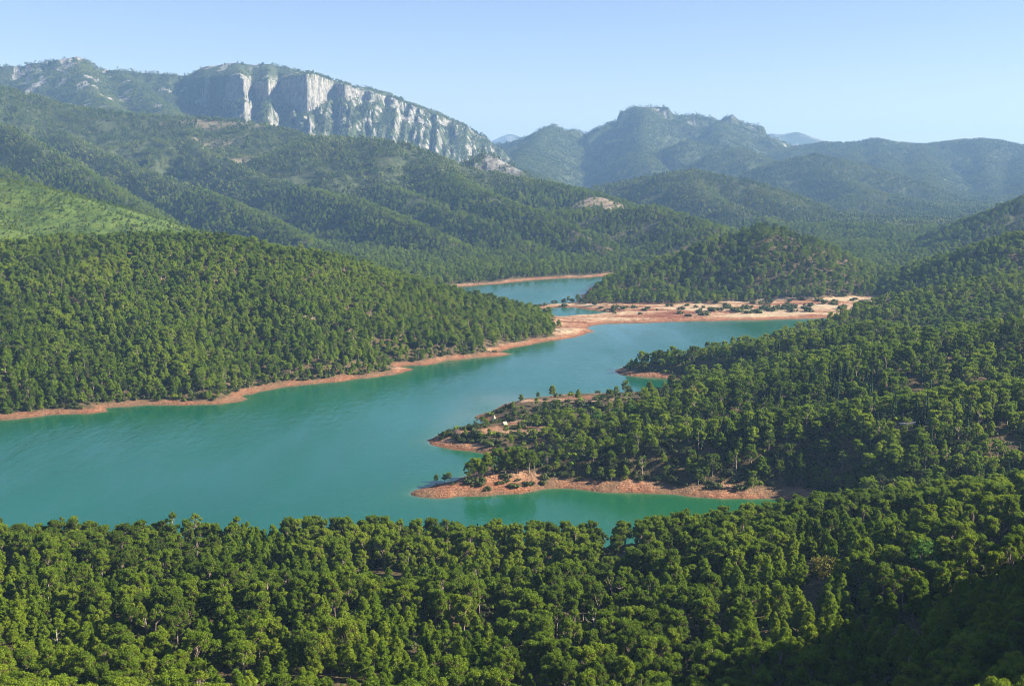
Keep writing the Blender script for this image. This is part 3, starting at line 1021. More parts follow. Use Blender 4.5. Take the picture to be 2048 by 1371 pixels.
def pine(seed, kind, lod):
    """crown and trunk of a pine about 10 m tall; lod 2 near, 1 middle, 0 far"""
    rs = np.random.RandomState(seed)
    cg, tg = Geo(), Geo()
    puffs = []
    lean = rs.normal(size=2) * .35
    if kind == 'round':            # mature, flat or domed broken crown on a bare trunk
        H = 10 + rs.rand() * 1.5
        W = 2.3 + rs.rand() * .7
        npf = 46 if lod == 2 else 34
        for i in range(npf):
            a = rs.rand() * 6.283
            q = rs.rand()
            zz = H * (.36 + .60 * q)
            prof = math.sin(min(1, (q * .95 + .30)) * math.pi * .80) ** .7
            rad = W * prof * (.45 + .55 * rs.rand() ** .5)
            puffs.append((np.array([math.cos(a) * rad, math.sin(a) * rad, zz]), .40 + .42 * rs.rand()))
        puffs.append((np.array([0, 0, H * .95]), .7))
        puffs.append((np.array([.3, 0, H * .8]), 1.3))
    elif kind == 'umbrella':
        H = 10.5 + rs.rand()
        for lev, (z0, W, k) in enumerate(((.94, 1.9, 14), (.80, 2.8, 18), (.62, 2.6, 12), (.45, 2.0, 7))):
            for i in range(k):
                a = rs.rand() * 6.283
                rad = W * rs.rand() ** .5
                puffs.append((np.array([math.cos(a) * rad, math.sin(a) * rad, H * (z0 - .05 * (rad / W) ** 2) + rs.normal() * .15]), .42 + .38 * rs.rand()))
    elif kind == 'young':          # upright, pointed, full to the ground
        H = 8.2 + rs.rand() * 1.5
        for i in range(44):
            q = rs.rand() ** .8
            zz = H * (.16 + .80 * q)
            rad = 2.7 * (1 - q) ** .65 * (.35 + .65 * rs.rand()) + .2
            a = rs.rand() * 6.283
            puffs.append((np.array([math.cos(a) * rad, math.sin(a) * rad, zz]), .36 + .38 * rs.rand() * (1.25 - q)))
        puffs.append((np.array([0, 0, H * .97]), .36))
        puffs.append((np.array([0, 0, H * .6]), 1.1))
        puffs.append((np.array([0, 0, H * .35]), 1.35))
    else:                          # sparse, see-through with pale limbs
        H = 10 + rs.rand() * 2
        for i in range(13):
            q = rs.rand()
            zz = H * (.48 + .48 * q)
            rad = 2.9 * math.sin((q * .7 + .28) * math.pi) * (.5 + .5 * rs.rand())
            a = rs.rand() * 6.283
            puffs.append((np.array([math.cos(a) * rad, math.sin(a) * rad, zz]), .4 + .4 * rs.rand()))
    top = np.array([lean[0], lean[1], H * .9])
    trunk = [np.array([0, 0, -1.2]), np.array([lean[0] * .1, lean[1] * .2, H * .3]), np.array([lean[0] * .6, lean[1] * .4, H * .6]), top]
    tw = .17 if kind != 'young' else .12
    tube(tg, trunk, [tw * 1.25, tw, tw * .75, .05], 0, 6 if lod == 2 else 4)
    for c, r in puffs:
        c = c + np.array([lean[0], lean[1], 0]) * (c[2] / H)
        if lod == 2:
            core(cg, rs, c, r * .6, 0, .78, ICO0)
            cards(cg, rs, c, r * 1.05, int(190 * r / .8 + 30), .27, 0, .85, .3, .75, .62)
            if kind != 'young':
                cards(cg, rs, c - np.array([0, 0, r * .55]), r * .85, 30, .30, 1, .55, -.7)
        elif lod == 1:
            core(cg, rs, c, r * .72, 0, .8, ICO0)
            cards(cg, rs, c, r * 1.05, int(44 * r / .8 + 8), .46, 0, .85, .3, .6, .7)
            if kind in ('sparse', 'round', 'umbrella'):
                cards(cg, rs, c - np.array([0, 0, r * .6]), r * .7, 3, .5, 1, .5, -.6)
        if lod >= 1 and kind != 'young' and (rs.rand() < .6 or kind == 'sparse'):
            zb = c[2] * (.55 + .25 * rs.rand())
            f = zb / H
            b0 = np.array([lean[0] * f, lean[1] * f, zb])
            mid = (b0 + c) / 2 + np.array([0, 0, -.25])
            tube(tg, [b0, mid, c], [.07, .05, .02], 0, 3)
    if lod == 0:
        gidx = rs.permutation(len(puffs))[:7]
        for i in gidx:
            c, r = puffs[i]
            core(cg, rs, c, r * 1.45, 0, .95, ICO0)
    return cg, tg, H


def broadleaf(seed, leafsize=.34, H=8.5, W=3.6, dens=1.0, low=.2, npf=34):
    rs = np.random.RandomState(seed)
    cg, tg = Geo(), Geo()
    tube(tg, [(0, 0, -1), (.1, 0, H * .25), (.2, .1, H * .5), (.1, .1, H * .8)], [.24, .19, .12, .04], 0, 6)
    for i in range(npf):
        d = unit(rs.normal(size=3))
        k = (.55 + .45 * rs.rand())
        c = np.array([d[0] * W * k, d[1] * W * k, H * (low + .4) + d[2] * H * .38 * k])
        r = .6 + .6 * rs.rand()
        if dens > .7:
            core(cg, rs, c, r * .6, 0, .85, ICO0)
        cards(cg, rs, c, r, int(70 * dens * r), leafsize, 0, .85, .15, .9, .45)
        if i % 2 == 0:
            b0 = np.array([.1, 0, H * .3])
            tube(tg, [b0, (b0 + c) / 2 + np.array([0, 0, -.3]), c], [.09, .05, .02], 0, 3)
    return cg, tg, H


def cypress(seed, H=9.0, W=.75, lod=2):
    rs = np.random.RandomState(seed)
    cg, tg = Geo(), Geo()
    tube(tg, [(0, 0, -1), (0, 0, H * .9)], [.12, .03], 0, 4)
    n = 12 if lod == 2 else 7
    for i in range(n):
        q = (i + .3) / n
        r = W * math.sin(min(1, q * 1.0 + .18) * math.pi * .93) ** .6 * .9 + .1
        c = np.array([rs.normal() * .08, rs.normal() * .08, H * (.08 + .9 * q)])
        core(cg, rs, c, r * .85, 0, 1.3, ICO0)
        cards(cg, rs, c, r, 40 if lod == 2 else 12, .34, 0, 1.3, .5, .4)
    return cg, tg, H


def shrub_geo(seed, lod=1):
    rs = np.random.RandomState(seed)
    cg = Geo()
    for i in range(6):
        a = rs.rand() * 6.283
        rad = rs.rand() ** .5 * .95
        c = np.array([math.cos(a) * rad, math.sin(a) * rad, .35 + .55 * rs.rand() * (1.2 - rad)])
        r = .4 + .3 * rs.rand()
        core(cg, rs, c, r * .8, 0, .8, ICO0)
        cards(cg, rs, c, r, 26 if lod else 10, .3, 0, .85, .3, .7)
    return cg


# ------------------------------------------------------------------ where trees stand
def grid_lookup(x, y):
    """nearest vertex values of the ground sheets for arrays of points"""
    a = np.arctan2(x, y)
    r = np.hypot(x, y)
    out = {k: np.zeros(len(x)) for k in ('sl', 'rock', 'bare', 'scar', 'gx', 'gy')}
    vis = np.zeros(len(x))
    for gi, g in enumerate(GRID):
        m = (r < 1999) if gi == 0 else (r >= 1999)
        if not m.any():
            continue
        ia = np.clip(np.searchsorted(g['az'], a[m]), 0, len(g['az']) - 1)
        ir = np.clip(np.searchsorted(g['r'], r[m]), 0, len(g['r']) - 1)
        for k in out:
            out[k][m] = g[k][ir, ia]
        vis[m] = g['hor'][np.maximum(ir - 1, 0), ia]
    return out, vis


tan_n = (ZN - CAM_H) / np.hypot(XN, YN)
hor_n = np.maximum.accumulate(tan_n, axis=0)
GRID[0]['hor'] = hor_n
last = np.interp(far_az, near_az, hor_n[-1])
tan_f = (ZF - CAM_H) / np.hypot(XF, YF)
GRID[1]['hor'] = np.maximum(np.maximum.accumulate(tan_f, axis=0), last[None, :])

CLEAR = []       # discs without trees: (x, y, radius)


def scatter(rs, r0, r1, cell, amin, amax, hgt, clump=False):
    """jittered lattice of tree places in a ring of ground, only where woods grow and can be seen"""
    xs = np.arange(-r1 * math.sin(R(28)) if amin < 0 else 0, r1 * math.sin(max(R(28), R(amax))), cell)
    ys = np.arange(r0 * math.cos(R(max(abs(amin), abs(amax)))), r1, cell)
    X, Y = np.meshgrid(xs, ys)
    X = X + (np.arange(len(ys)) % 2)[:, None] * cell * .5
    x = (X + (rs.rand(*X.shape) - .5) * cell * .95).ravel()
    y = (Y + (rs.rand(*X.shape) - .5) * cell * .95).ravel()
    rr = np.hypot(x, y)
    az = np.degrees(np.arctan2(x, y))
    m = (rr >= r0) & (rr < r1) & (az > amin) & (az < amax)
    x, y, rr = x[m], y[m], rr[m]
    info, vis = grid_lookup(x, y)
    z, fam, sd = terrain(x, y)
    fq = project(x, y, z)[0]
    leftb = (x < -60) | ((y > 900) & (fq < 1135))
    fam = np.where((fam == 0) & (y < 1180) & leftb, 2, np.where((fam == 0) & (y < 1100), 5, fam)).astype(np.int8)
    tn = (z + hgt - CAM_H) / rr
    m = (tn > vis - .004)
    n = fbm(x, y, 30, 2, 51.0)
    prob = np.ones(len(x))
    prob *= np.where(info['bare'] > .4, 0.0, 1.0)
    prob *= np.where(info['scar'] > .45, .12, 1.0)
    prob *= np.where(info['rock'] > .45, .10, 1.0)
    prob *= np.where((fam == 3), np.where(fbm(x, y, 90, 3, 61.0) > -.2, .97, .5), 1.0)
    prob *= np.where(info['sl'] > 1.25, .0, 1.0)
    prob *= np.where(fam == 5, .93 - .6 * sstep(.15, .4, n), 1)
    prob *= np.where(fam == 0, np.where((y > 1300) & (sd > 10), .9, .25 * (sd > 60)), 1)
    prob *= np.where((fam == 8) & (z > 430) & (x > -1400), .22, 1.0)
    prob *= np.where((fam == 6) | (fam == 7) | (fam == 12), 1 - .85 * sstep(.25, .5, fbm(x, y, 80, 3, 71.0)), 1)
    prob *= np.where((fam == 1), 1 - .9 * sstep(.18, .36, fbm(x, y, 26, 2, 81.0)), 1)
    qx, qy = project(x, y, z)
    prob *= np.where((fam == 5) & (qx > 1000) & (qx < 1375) & (qy > 774) & (qy < 813) & (y > 700) & (y < 885), .10, 1.0)
    prob *= np.where((fam == 5) & (qx > 1000) & (qx < 1290) & (qy >= 813) & (qy < 838) & (y > 680) & (y < 800), .45, 1.0)
    m &= rs.rand(len(x)) < prob
    m &= z > 1.5
    for cx, cy, cr in CLEAR:
        m &= (x - cx) ** 2 + (y - cy) ** 2 > cr * cr
    return x[m], y[m], z[m], fam[m], sd[m], {k: v[m] for k, v in info.items()}


def ground_hit(px, py, h=0.0, y0=150, y1=4000):
    Yv = np.geomspace(y0, y1, 5000)
    dx, dy, dz = ray(px, py)
    X, Z = dx / dy * Yv, CAM_H + dz / dy * Yv
    z, fam, sd = terrain(X, Yv)
    k = np.argmax((z + h) >= Z)
    return X[k], Yv[k], z[k]


# ------------------------------------------------------------------ instancing of the uncounted woods
def forest(name, label, pts, rot, scl, idx, protos):
    """one object: a cloud of places that carries copies of a few tree shapes"""
    me = bpy.data.meshes.new(name)
    me.vertices.add(len(pts))
    me.vertices.foreach_set('co', np.asarray(pts, np.float32).ravel())
    add_attr(me, 'turn', rot, 'FLOAT_VECTOR')
    add_attr(me, 'size', scl, 'FLOAT_VECTOR')
    add_attr(me, 'pick', idx, 'INT')
    o = bpy.data.objects.new(name, me)
    COL.objects.link(o)
    ng = bpy.data.node_groups.new(name + '_copies', 'GeometryNodeTree')
    ng.interface.new_socket('Geometry', in_out='INPUT', socket_type='NodeSocketGeometry')
    ng.interface.new_socket('Geometry', in_out='OUTPUT', socket_type='NodeSocketGeometry')
    gi, go = ng.nodes.new('NodeGroupInput'), ng.nodes.new('NodeGroupOutput')
    iop = ng.nodes.new('GeometryNodeInstanceOnPoints')
    ci = ng.nodes.new('GeometryNodeCollectionInfo')
    ci.inputs['Collection'].default_value = protos
    ci.inputs['Separate Children'].default_value = True
    ci.inputs['Reset Children'].default_value = True
    iop.inputs['Pick Instance'].default_value = True

    def na(nm, ty):
        n = ng.nodes.new('GeometryNodeInputNamedAttribute')
        n.data_type = ty
        n.inputs['Name'].default_value = nm
        return n.outputs['Attribute']
    ng.links.new(gi.outputs[0], iop.inputs['Points'])
    ng.links.new(ci.outputs[0], iop.inputs['Instance'])
    ng.links.new(na('pick', 'INT'), iop.inputs['Instance Index'])
    ng.links.new(na('turn', 'FLOAT_VECTOR'), iop.inputs['Rotation'])
    ng.links.new(na('size', 'FLOAT_VECTOR'), iop.inputs['Scale'])
    ng.links.new(iop.outputs[0], go.inputs[0])
    md = o.modifiers.new('copies', 'NODES')
    md.node_group = ng
    set_props(o, label, kind='stuff')
    return o


def proto_collection(name, meshes):
    c = bpy.data.collections.new(name)
    for i, me in enumerate(meshes):
        ob = bpy.data.objects.new('%s_%02d' % (name, i), me)
        c.objects.link(ob)
    return c


def joined(cg, tg, name, mats):
    g = Geo()
    g.merge(cg)
    tg2 = Geo()
    tg2.merge(tg)
    tg2.m = [m + 2 for m in tg2.m]
    g.merge(tg2)
    return g.mesh(name, mats)


KINDS4 = ['round', 'umbrella', 'young', 'sparse']
NEAR_SHAPES = []          # (kind, crown mesh, trunk mesh, height)
for kind, cnt in (('round', 4), ('umbrella', 3), ('young', 4), ('sparse', 2)):
    for s in range(cnt):
        cg, tg, H = pine(100 + 17 * s + len(kind), kind, 2)
        nm = NEEDLE2 if kind == 'young' else NEEDLE
        NEAR_SHAPES.append((kind, cg.mesh('pine_crown', [nm, TWIG]), tg.mesh('pine_trunk', [BARK]), H, joined(cg, tg, 'pine', [nm, TWIG, BARK])))
MID_SHAPES = []
for kind, cnt in (('round', 5), ('umbrella', 2), ('young', 5), ('sparse', 2)):
    for s in range(cnt):
        cg, tg, H = pine(300 + 17 * s + len(kind), kind, 1)
        nm = NEEDLE2 if kind == 'young' else NEEDLE
        MID_SHAPES.append((kind, joined(cg, tg, 'pine', [nm, TWIG, BARK])))
cgc, tgc, _h = cypress(5, 9, .8, 1)
MID_SHAPES.append(('cypress', joined(cgc, tgc, 'cypress', [CYPN, TWIG, BARK])))
for s in range(2):
    cgc, tgc, _h = broadleaf(40 + s, .5, 6.5, 3.0, .9, .12, 22)
    MID_SHAPES.append(('broad', joined(cgc, tgc, 'broadleaf', [OLIVE, TWIG, BARK])))
NEAR_COL = proto_collection('near_shapes', [s[4] for s in NEAR_SHAPES])
MID_COL = proto_collection('mid_shapes', [s[1] for s in MID_SHAPES])
FAR_MESHES = []
for s in range(5):                       # small stands for slopes several kilometres away
    rs = np.random.RandomState(900 + s)
    g = Geo()
    for k in range(10):
        cg, tg, H = pine(1000 + s * 20 + k, 'young' if rs.rand() < .45 else 'round', 0)
        sc = .75 + .55 * rs.rand()
        ox, oy = (rs.rand(2) - .5) * 21
        for v in cg.v:
            v *= sc
            v += np.array([ox, oy, -2.6])
        g.merge(cg)
    FAR_MESHES.append(g.mesh('stand', [NEEDLE_FAR]))
FAR_COL = proto_collection('far_shapes', FAR_MESHES)


def pick(shapes, kinds):
    return [i for i, s in enumerate(shapes) if s[0] in kinds]


# ------------------------------------------------------------------ road fragment, tents (clear their places first)
rp = [ground_hit(px, py, 1.0) for px, py in ((1798, 843), (1810, 842), (1825, 841), (1840, 840), (1855, 839))]
for px, py in ((1800, 852), (1812, 850), (1825, 850), (1838, 849), (1815, 858), (1830, 858)):
    q = ground_hit(px, py, 0)
    CLEAR.append((q[0], q[1], 7))
for q in rp[1:4]:
    CLEAR.append((q[0], q[1], 4))
for (px, py) in ((985, 840), (1008, 848)):
    q = ground_hit(px, py, 0)
    CLEAR.append((q[0], q[1], 9))

# hand placed trees: picture column, row of the foot, height in metres, kind
HAND = [
    (872, 966, 4.4, 'round', 'small round pine standing alone near the tip of the nearest peninsula'),
    (889, 964, 4.2, 'round', 'small pine second from the tip of the nearest peninsula, touching its neighbour'),
    (898, 963, 4.6, 'round', 'small pine third from the tip of the nearest peninsula, on its bare ridge'),
    (938, 962, 9.0, 'round', 'dark first pine of the grove on the nearest peninsula, on its tip side'),
    (950, 957, 10, 'umbrella', 'flat-topped pine second in the grove on the nearest peninsula'),
    (964, 960, 9, 'round', 'low pine at the front edge of the peninsula grove above bare slope'),
    (976, 951, 11, 'round', 'pine in the middle of the peninsula grove with broad rounded head'),
    (988, 957, 8, 'sparse', 'thin pine at the front of the peninsula grove showing its pale limbs'),
    (998, 946, 12, 'round', 'tall round pine in the middle of the peninsula grove'),
    (1010, 950, 11, 'round', 'full pine right of the middle of the peninsula grove'),
    (1022, 942, 12, 'young', 'pointed light green pine behind the peninsula grove'),
    (1034, 947, 13, 'round', 'tallest pine of the peninsula grove near its landward end'),
    (1046, 942, 11, 'young', 'pointed pine at the landward end of the peninsula grove'),
    (1058, 946, 11, 'round', 'last round pine of the peninsula grove above the sunlit red bank'),
    (1068, 938, 8, 'round', 'small pine behind the landward end of the peninsula grove'),
    (960, 947, 8, 'young', 'young pine behind the tip side of the peninsula grove'),
    (1104, 797, 8.5, 'round', 'dark lone pine on the open flat headland, tallest against the water'),
    (1076, 798, 4.5, 'round', 'small dark round pine left of the lone tall pine on the flat headland'),
    (1043, 806, 5.5, 'round', 'dark round pine at the lake edge of the flat headland'),
    (1156, 800, 7.0, 'young', 'pine between the lone pine and the round one on the flat headland'),
    (1218, 806, 8.5, 'round', 'dark round pine on the far edge of the flat headland near the inlet'),
    (1300, 795, 10, 'round', 'pine against the green inlet behind the flat headland'),
    (1332, 795, 8, 'round', 'broad pine by the shore of the green inlet'),
    (1274, 735, 7, 'young', 'outermost pine on the dark wooded headland across the inlet'),
    (1292, 731, 9, 'round', 'second pine from the tip of the dark wooded headland'),
    (1306, 729, 9, 'young', 'third pine from the tip of the dark wooded headland'),
    (1320, 727, 10, 'round', 'fourth pine from the tip of the dark wooded headland'),
    (1334, 726, 10, 'young', 'pointed pine in the middle of the dark wooded headland'),
    (1347, 724, 12, 'round', 'tallest pine of the dark wooded headland'),
    (1360, 723, 9, 'young', 'pine just landward of the tallest one on the dark headland'),
    (1386, 722, 11, 'round', 'separate pine at the landward side of the dark headland grove'),
    (980, 612, 9, 'round', 'dark pine at the far end of the pine hill against the upper lake'),
    (1050, 626, 6, 'round', 'lone dark pine at the water end of the pine hill'),
]
HANDPOS = []
for px, py, hh, kd, lb in HAND:
    q = ground_hit(px, py, 0, 300)
    HANDPOS.append(q)
    CLEAR.append((q[0], q[1], 2.6))

# special foreground trees: picture column and row of the TOP
SPECIAL_TOPS = [
    (1650, 1112, 8.0, 'yellow_oak'), (1845, 1082, 11.5, 'broad_tree'), (862, 1198 + 90, 8.5, 'sparse'),
]
SPOS = {}
for px, py, hh, kd in SPECIAL_TOPS:
    q = ground_hit(px, py, hh, 190)
    SPOS[kd] = q
    CLEAR.append((q[0], q[1], 5.5))

rs = np.random.RandomState(77)
fx, fy, fz, ffam, fsd, finfo = scatter(rs, 150, 640, 5.1, -28, 44, 14)
mf = (ffam == 1)
x, y, z = fx[mf], fy[mf], fz[mf]
# leave out what would stand right in front of the lens below the frame edge
px, py = project(x, y, z + 11)
ok = (py < 1371 + 160)
x, y, z = x[ok], y[ok], z[ok]
stand = fbm(x, y, 60, 3, 91.0)
young = (stand + .35 * np.exp(-((y - 310) / 60) ** 2) + rs.normal(size=len(x)) * .12) > .26
u = rs.rand(len(x))
fkind = np.where(young, 'young', np.where(u < .60, 'round', np.where(u < .85, 'umbrella', 'sparse')))
fscale = np.where(young, .52 + .50 * rs.rand(len(x)), .60 + .46 * rs.rand(len(x)))
fshape = np.zeros(len(x), int)
for kd in KINDS4:
    c = pick(NEAR_SHAPES, [kd])
    m = fkind == kd
    fshape[m] = np.array(c)[rs.randint(0, len(c), m.sum())]
frot = rs.rand(len(x)) * 6.283
fH = np.array([NEAR_SHAPES[i][3] for i in fshape]) * fscale
# which of them show largest: coverage test from the front to the back
dist = np.sqrt(x * x + y * y + (z - CAM_H) ** 2)
order = np.argsort(dist)
cov = np.zeros((172, 257), bool)
seen = np.zeros(len(x))
for i in order:
    w = 2.6 * fscale[i] * (0.75 if fkind[i] == 'young' else 1)
    ax, at_ = project(x[i], y[i], z[i] + fH[i])
    _, ab = project(x[i], y[i], z[i] + fH[i] * .35)
    pw = w * F / dist[i]
    a0, a1 = int(max(0, (ax - pw) // 8)), int(min(256, (ax + pw) // 8 + 1))
    b0, b1 = int(max(0, at_ // 8)), int(min(171, ab // 8 + 1))
    if a1 <= a0 or b1 <= b0:
        continue
    sub = cov[b0:b1, a0:a1]
    seen[i] = (~sub).sum()
    sub[:] = True
top = set(np.argsort(-seen)[:290].tolist())
print('foreground trees', len(x), 'mid', (~mf).sum(), round(time.time() - T0, 1))


def ordinal(n):
    ones = ['first', 'second', 'third', 'fourth', 'fifth', 'sixth', 'seventh', 'eighth', 'ninth', 'tenth', 'eleventh', 'twelfth', 'thirteenth', 'fourteenth', 'fifteenth', 'sixteenth', 'seventeenth',
            'eighteenth', 'nineteenth', 'twentieth']
    if n < 20:
        return ones[n]
    t_ = ['twenty', 'thirty', 'forty', 'fifty', 'sixty'][(n + 1) // 10 - 2]
    return t_[:-1] + 'ieth' if (n + 1) % 10 == 0 else t_ + '-' + ones[(n + 1) % 10 - 1]


def tree_thing(name, label, cat, group, loc, rot, scale, crown_me, trunk_me, tilt=(0, 0)):
    e = bpy.data.objects.new(name, None)
    e.empty_display_size = 1
    COL.objects.link(e)
    e.location = loc
    e.rotation_euler = (tilt[0], tilt[1], rot)
    e.scale = scale
    set_props(e, label, cat, group)
    for nm, me in (('trunk', trunk_me), ('crown', crown_me)):
        if me is None:
            continue
        c = bpy.data.objects.new(nm, me)
        COL.objects.link(c)
        c.parent = e
    return e


LOOK = {'round': 'round-headed green pine', 'umbrella': 'flat-topped green pine', 'young': 'pointed light green young pine', 'sparse': 'thin see-through pine with pale limbs'}
cells = {}
for i in top:
    a, b = project(x[i], y[i], z[i] + fH[i] * .8)
    col = int(np.clip(a // 256, 0, 7))
    row = 0 if b > 1290 else 1 if b > 1210 else 2 if b > 1130 else 3
    cells.setdefault((row, col, fkind[i]), []).append((a, i))
ROWT = ['on the bottom edge', 'above the bottom row', 'in the foreground wood', 'near the lakeside']
COLT = ['far left corner', 'left part', 'left of centre', 'centre left', 'centre right', 'right of centre', 'right part', 'far right corner']
for (row, col, kd), lst in cells.items():
    lst.sort()
    for k, (a, i) in enumerate(lst):
        lab = '%s %s, %s%s' % (LOOK[kd], ROWT[row], COLT[col], '' if len(lst) == 1 else ', %s from left' % ordinal(k))
        s = fscale[i]
        sh = NEAR_SHAPES[fshape[i]]
        tree_thing('pine_tree', lab, 'pine tree', 'pines of the foreground wood', (x[i], y[i], z[i]), frot[i], (s, s, s * (.92 + .16 * ((i * 7919) % 100) / 100)), sh[1], sh[2])
rest = np.array([i for i in range(len(x)) if i not in top])
sc3 = np.stack([fscale[rest]] * 3, 1)
rot3 = np.stack([0 * frot[rest], 0 * frot[rest], frot[rest]], 1)
tl = rs.normal(size=(len(rest), 2)) * .05
rot3[:, :2] = tl
forest('foreground_pine_wood', 'dense sunlit pine wood filling the foreground hillside behind the nearest pines', np.stack([x[rest], y[rest], z[rest]], 1), rot3, sc3, fshape[rest], NEAR_COL)

# undergrowth on the near hillside
ux, uy, uz, ufam, usd, ui = scatter(rs, 150, 520, 2.6, -27, 30, 6)
mu = (ufam == 1) & (rs.rand(len(ux)) < .4)
SHR = [shrub_geo(60 + s, 1).mesh('scrub', [OLIVE if s < 3 else NEEDLE2]) for s in range(4)]
SHR_COL = proto_collection('scrub_shapes', SHR)
n = mu.sum()
forest('undergrowth', 'low scrub and brush between the trunks of the foreground wood', np.stack([ux[mu], uy[mu], uz[mu]], 1), np.stack([np.zeros(n), np.zeros(n), rs.rand(n) * 6.28], 1),
       np.stack([.7 + 1.1 * rs.rand(n)] * 3, 1), rs.randint(0, 4, n), SHR_COL)

bx_, by_, bz_, bf_, bs_, bi_ = scatter(rs, 490, 1000, 3.3, -27, 28, 6)
mu = ((bf_ == 5) | (bf_ == 2)) & (rs.rand(len(bx_)) < np.where(bf_ == 5, .85, .6))
n = int(mu.sum())
forest('bank_scrub', 'low bushes and young growth under the trees of both lake banks', np.stack([bx_[mu], by_[mu], bz_[mu]], 1), np.stack([np.zeros(n), np.zeros(n), rs.rand(n) * 6.28], 1),
       np.stack([.8 + 1.3 * rs.rand(n)] * 3, 1), rs.randint(0, 4, n), SHR_COL)

# ------------------------------------------------------------------ woods of the middle distance
MX = [(fx[~mf], fy[~mf], fz[~mf], ffam[~mf], fsd[~mf])]
MX[0] = tuple(a[::1] for a in MX[0])
m1 = scatter(rs, 640, 1250, 5.9, -27, 28, 13)[:5]
m2 = scatter(rs, 1250, 2700, 7.2, -26, 27, 12)[:5]
ax_ = [np.concatenate([a, b, c]) for a, b, c in zip(MX[0], m1, m2)]
WOODS = {
    2: ('hill_pine_wood', 'dense even pine wood covering the rounded hill on the left bank'),
    3: ('grassy_hill_scrub', 'scattered scrub and small pines on the bright grassy hill'),
    4: ('conical_hill_wood', 'dark pine and oak wood covering the cone shaped hill'),
    5: ('headland_wood', 'mixed pine, cypress and oak wood on the right bank slope'),
    6: ('mountain_slope_wood', 'pine forest on the lower part of the long mountain slope'),
    12: ('side_hill_wood', 'shaded wood on the side hills at the right edge'),
    0: ('valley_floor_wood', 'pines and scrub on the flat ground beyond the upper lake'),
    7: ('far_ridge_wood', 'blue green forest on the near flank of the far valley ridge'),
    13: ('foothill_wood', 'thin wood at the foot of the hazy hills'),
}
X_, Y_, Z_, F_, S_ = ax_
for f, (nm, lb) in WOODS.items():
    m = F_ == f
    k = int(m.sum())
    if k < 5:
        continue
    st = fbm(X_[m], Y_[m], 70, 3, 101.0)
    u = rs.rand(k)
    if f == 2:
        pr = (.36, .05, .55, .02, 0.0)
    elif f == 5:
        pr = (.40, .10, .16, .07, .07)
    elif f == 4:
        pr = (.38, .05, .18, .04, .01)
    elif f == 3:
        pr = (.12, 0, .8, 0, 0)
    elif f == 0:
        pr = (.2, .1, .3, 0, 0)
    else:
        pr = (.35, .05, .40, .04, 0.02)
    cum = np.cumsum(pr)
    kinds = np.where(u < cum[0], 0, np.where(u < cum[1], 1, np.where(u < cum[2], 2, np.where(u < cum[3], 3, np.where(u < cum[4], 4, 5)))))
    idx = np.zeros(k, int)
    for q, kd in enumerate(['round', 'umbrella', 'young', 'sparse', 'cypress', 'broad']):
        c = np.array(pick(MID_SHAPES, [kd]))
        w = kinds == q
        idx[w] = c[rs.randint(0, len(c), w.sum())]
    s = .62 + .50 * rs.rand(k)
    if f == 3:
        s = .18 + .45 * rs.rand(k) ** 2 + .25 * np.clip(st, 0, 1)
    if f == 2:
        s = .64 + .38 * rs.rand(k)
    s = s * np.clip((.85 if f == 5 else .62) + (S_[m] - 10) / 30, .55, 1)
    if f == 5:
        s = .9 * s * (.52 + .48 * sstep(1000, 1350, project(X_[m], Y_[m], Z_[m])[0]))
    wid = s * (1.05 + .25 * rs.rand(k))
    forest(nm, lb, np.stack([X_[m], Y_[m], Z_[m]], 1), np.stack([rs.normal(size=k) * .04, rs.normal(size=k) * .04, rs.rand(k) * 6.28], 1), np.stack([wid, wid, s], 1), idx, MID_COL)
print('mid woods', len(X_), round(time.time() - T0, 1))

# ------------------------------------------------------------------ far woods: stands laid on the slopes
vx, vy, vz, vf, vs, vi = scatter(rs, 2690, 6450, 17.5, -25, 25, 12, True)
FARW = {6: ('upper_slope_forest', 'blue green pine forest on the upper part of the long mountain slope'), 7: ('far_ridge_forest', 'forest on the ridge behind the conical hill'),
        8: ('cliff_foot_forest', 'dark forest on the flanks and foot of the cliff mountain'), 9: ('rocky_mountain_forest', 'hazy forest on the mountain with the square summit'),
        10: ('right_mountain_forest', 'hazy forest on the mountain ridge at the right edge'), 13: ('foothill_forest', 'hazy forest on the rounded foothills at the right'),
        0: ('valley_forest', 'forest on the valley floor between the far ridges')}
for f, (nm, lb) in FARW.items():
    m = vf == f
    k = int(m.sum())
    if k < 3:
        continue
    gx, gy = vi['gx'][m], vi['gy'][m]
    nv = unit(np.stack([-gx, -gy, np.ones(k)], 1))
    a = rs.rand(k) * 6.283
    # euler angles that lay the stand on the slope: turn about z, then tilt
    rx = np.zeros(k)
    ry = np.zeros(k)
    rz = np.zeros(k)
    for i in range(k):
        qn = mathutils.Vector((0, 0, 1)).rotation_difference(mathutils.Vector(nv[i])) @ mathutils.Quaternion((0, 0, 1), a[i])
        e = qn.to_euler()
        rx[i], ry[i], rz[i] = e
    s = .85 + .3 * rs.rand(k)
    forest(nm, lb, np.stack([vx[m], vy[m], vz[m]], 1), np.stack([rx, ry, rz], 1), np.stack([s] * 3, 1), rs.randint(0, 5, k), FAR_COL)
print('far woods', len(vx), round(time.time() - T0, 1))

# ------------------------------------------------------------------ single trees that stand out
for (px, py, hh, kd, lb), q in zip(HAND, HANDPOS):
    c = pick(NEAR_SHAPES, [kd])
    sh = NEAR_SHAPES[c[int(px) % len(c)]]
    s = hh / sh[3]
    tree_thing('pine_tree', lb, 'pine tree', 'single pines on the headlands', q, px * 1.3, (s * 1.12, s * 1.12, s), sh[1], sh[2])

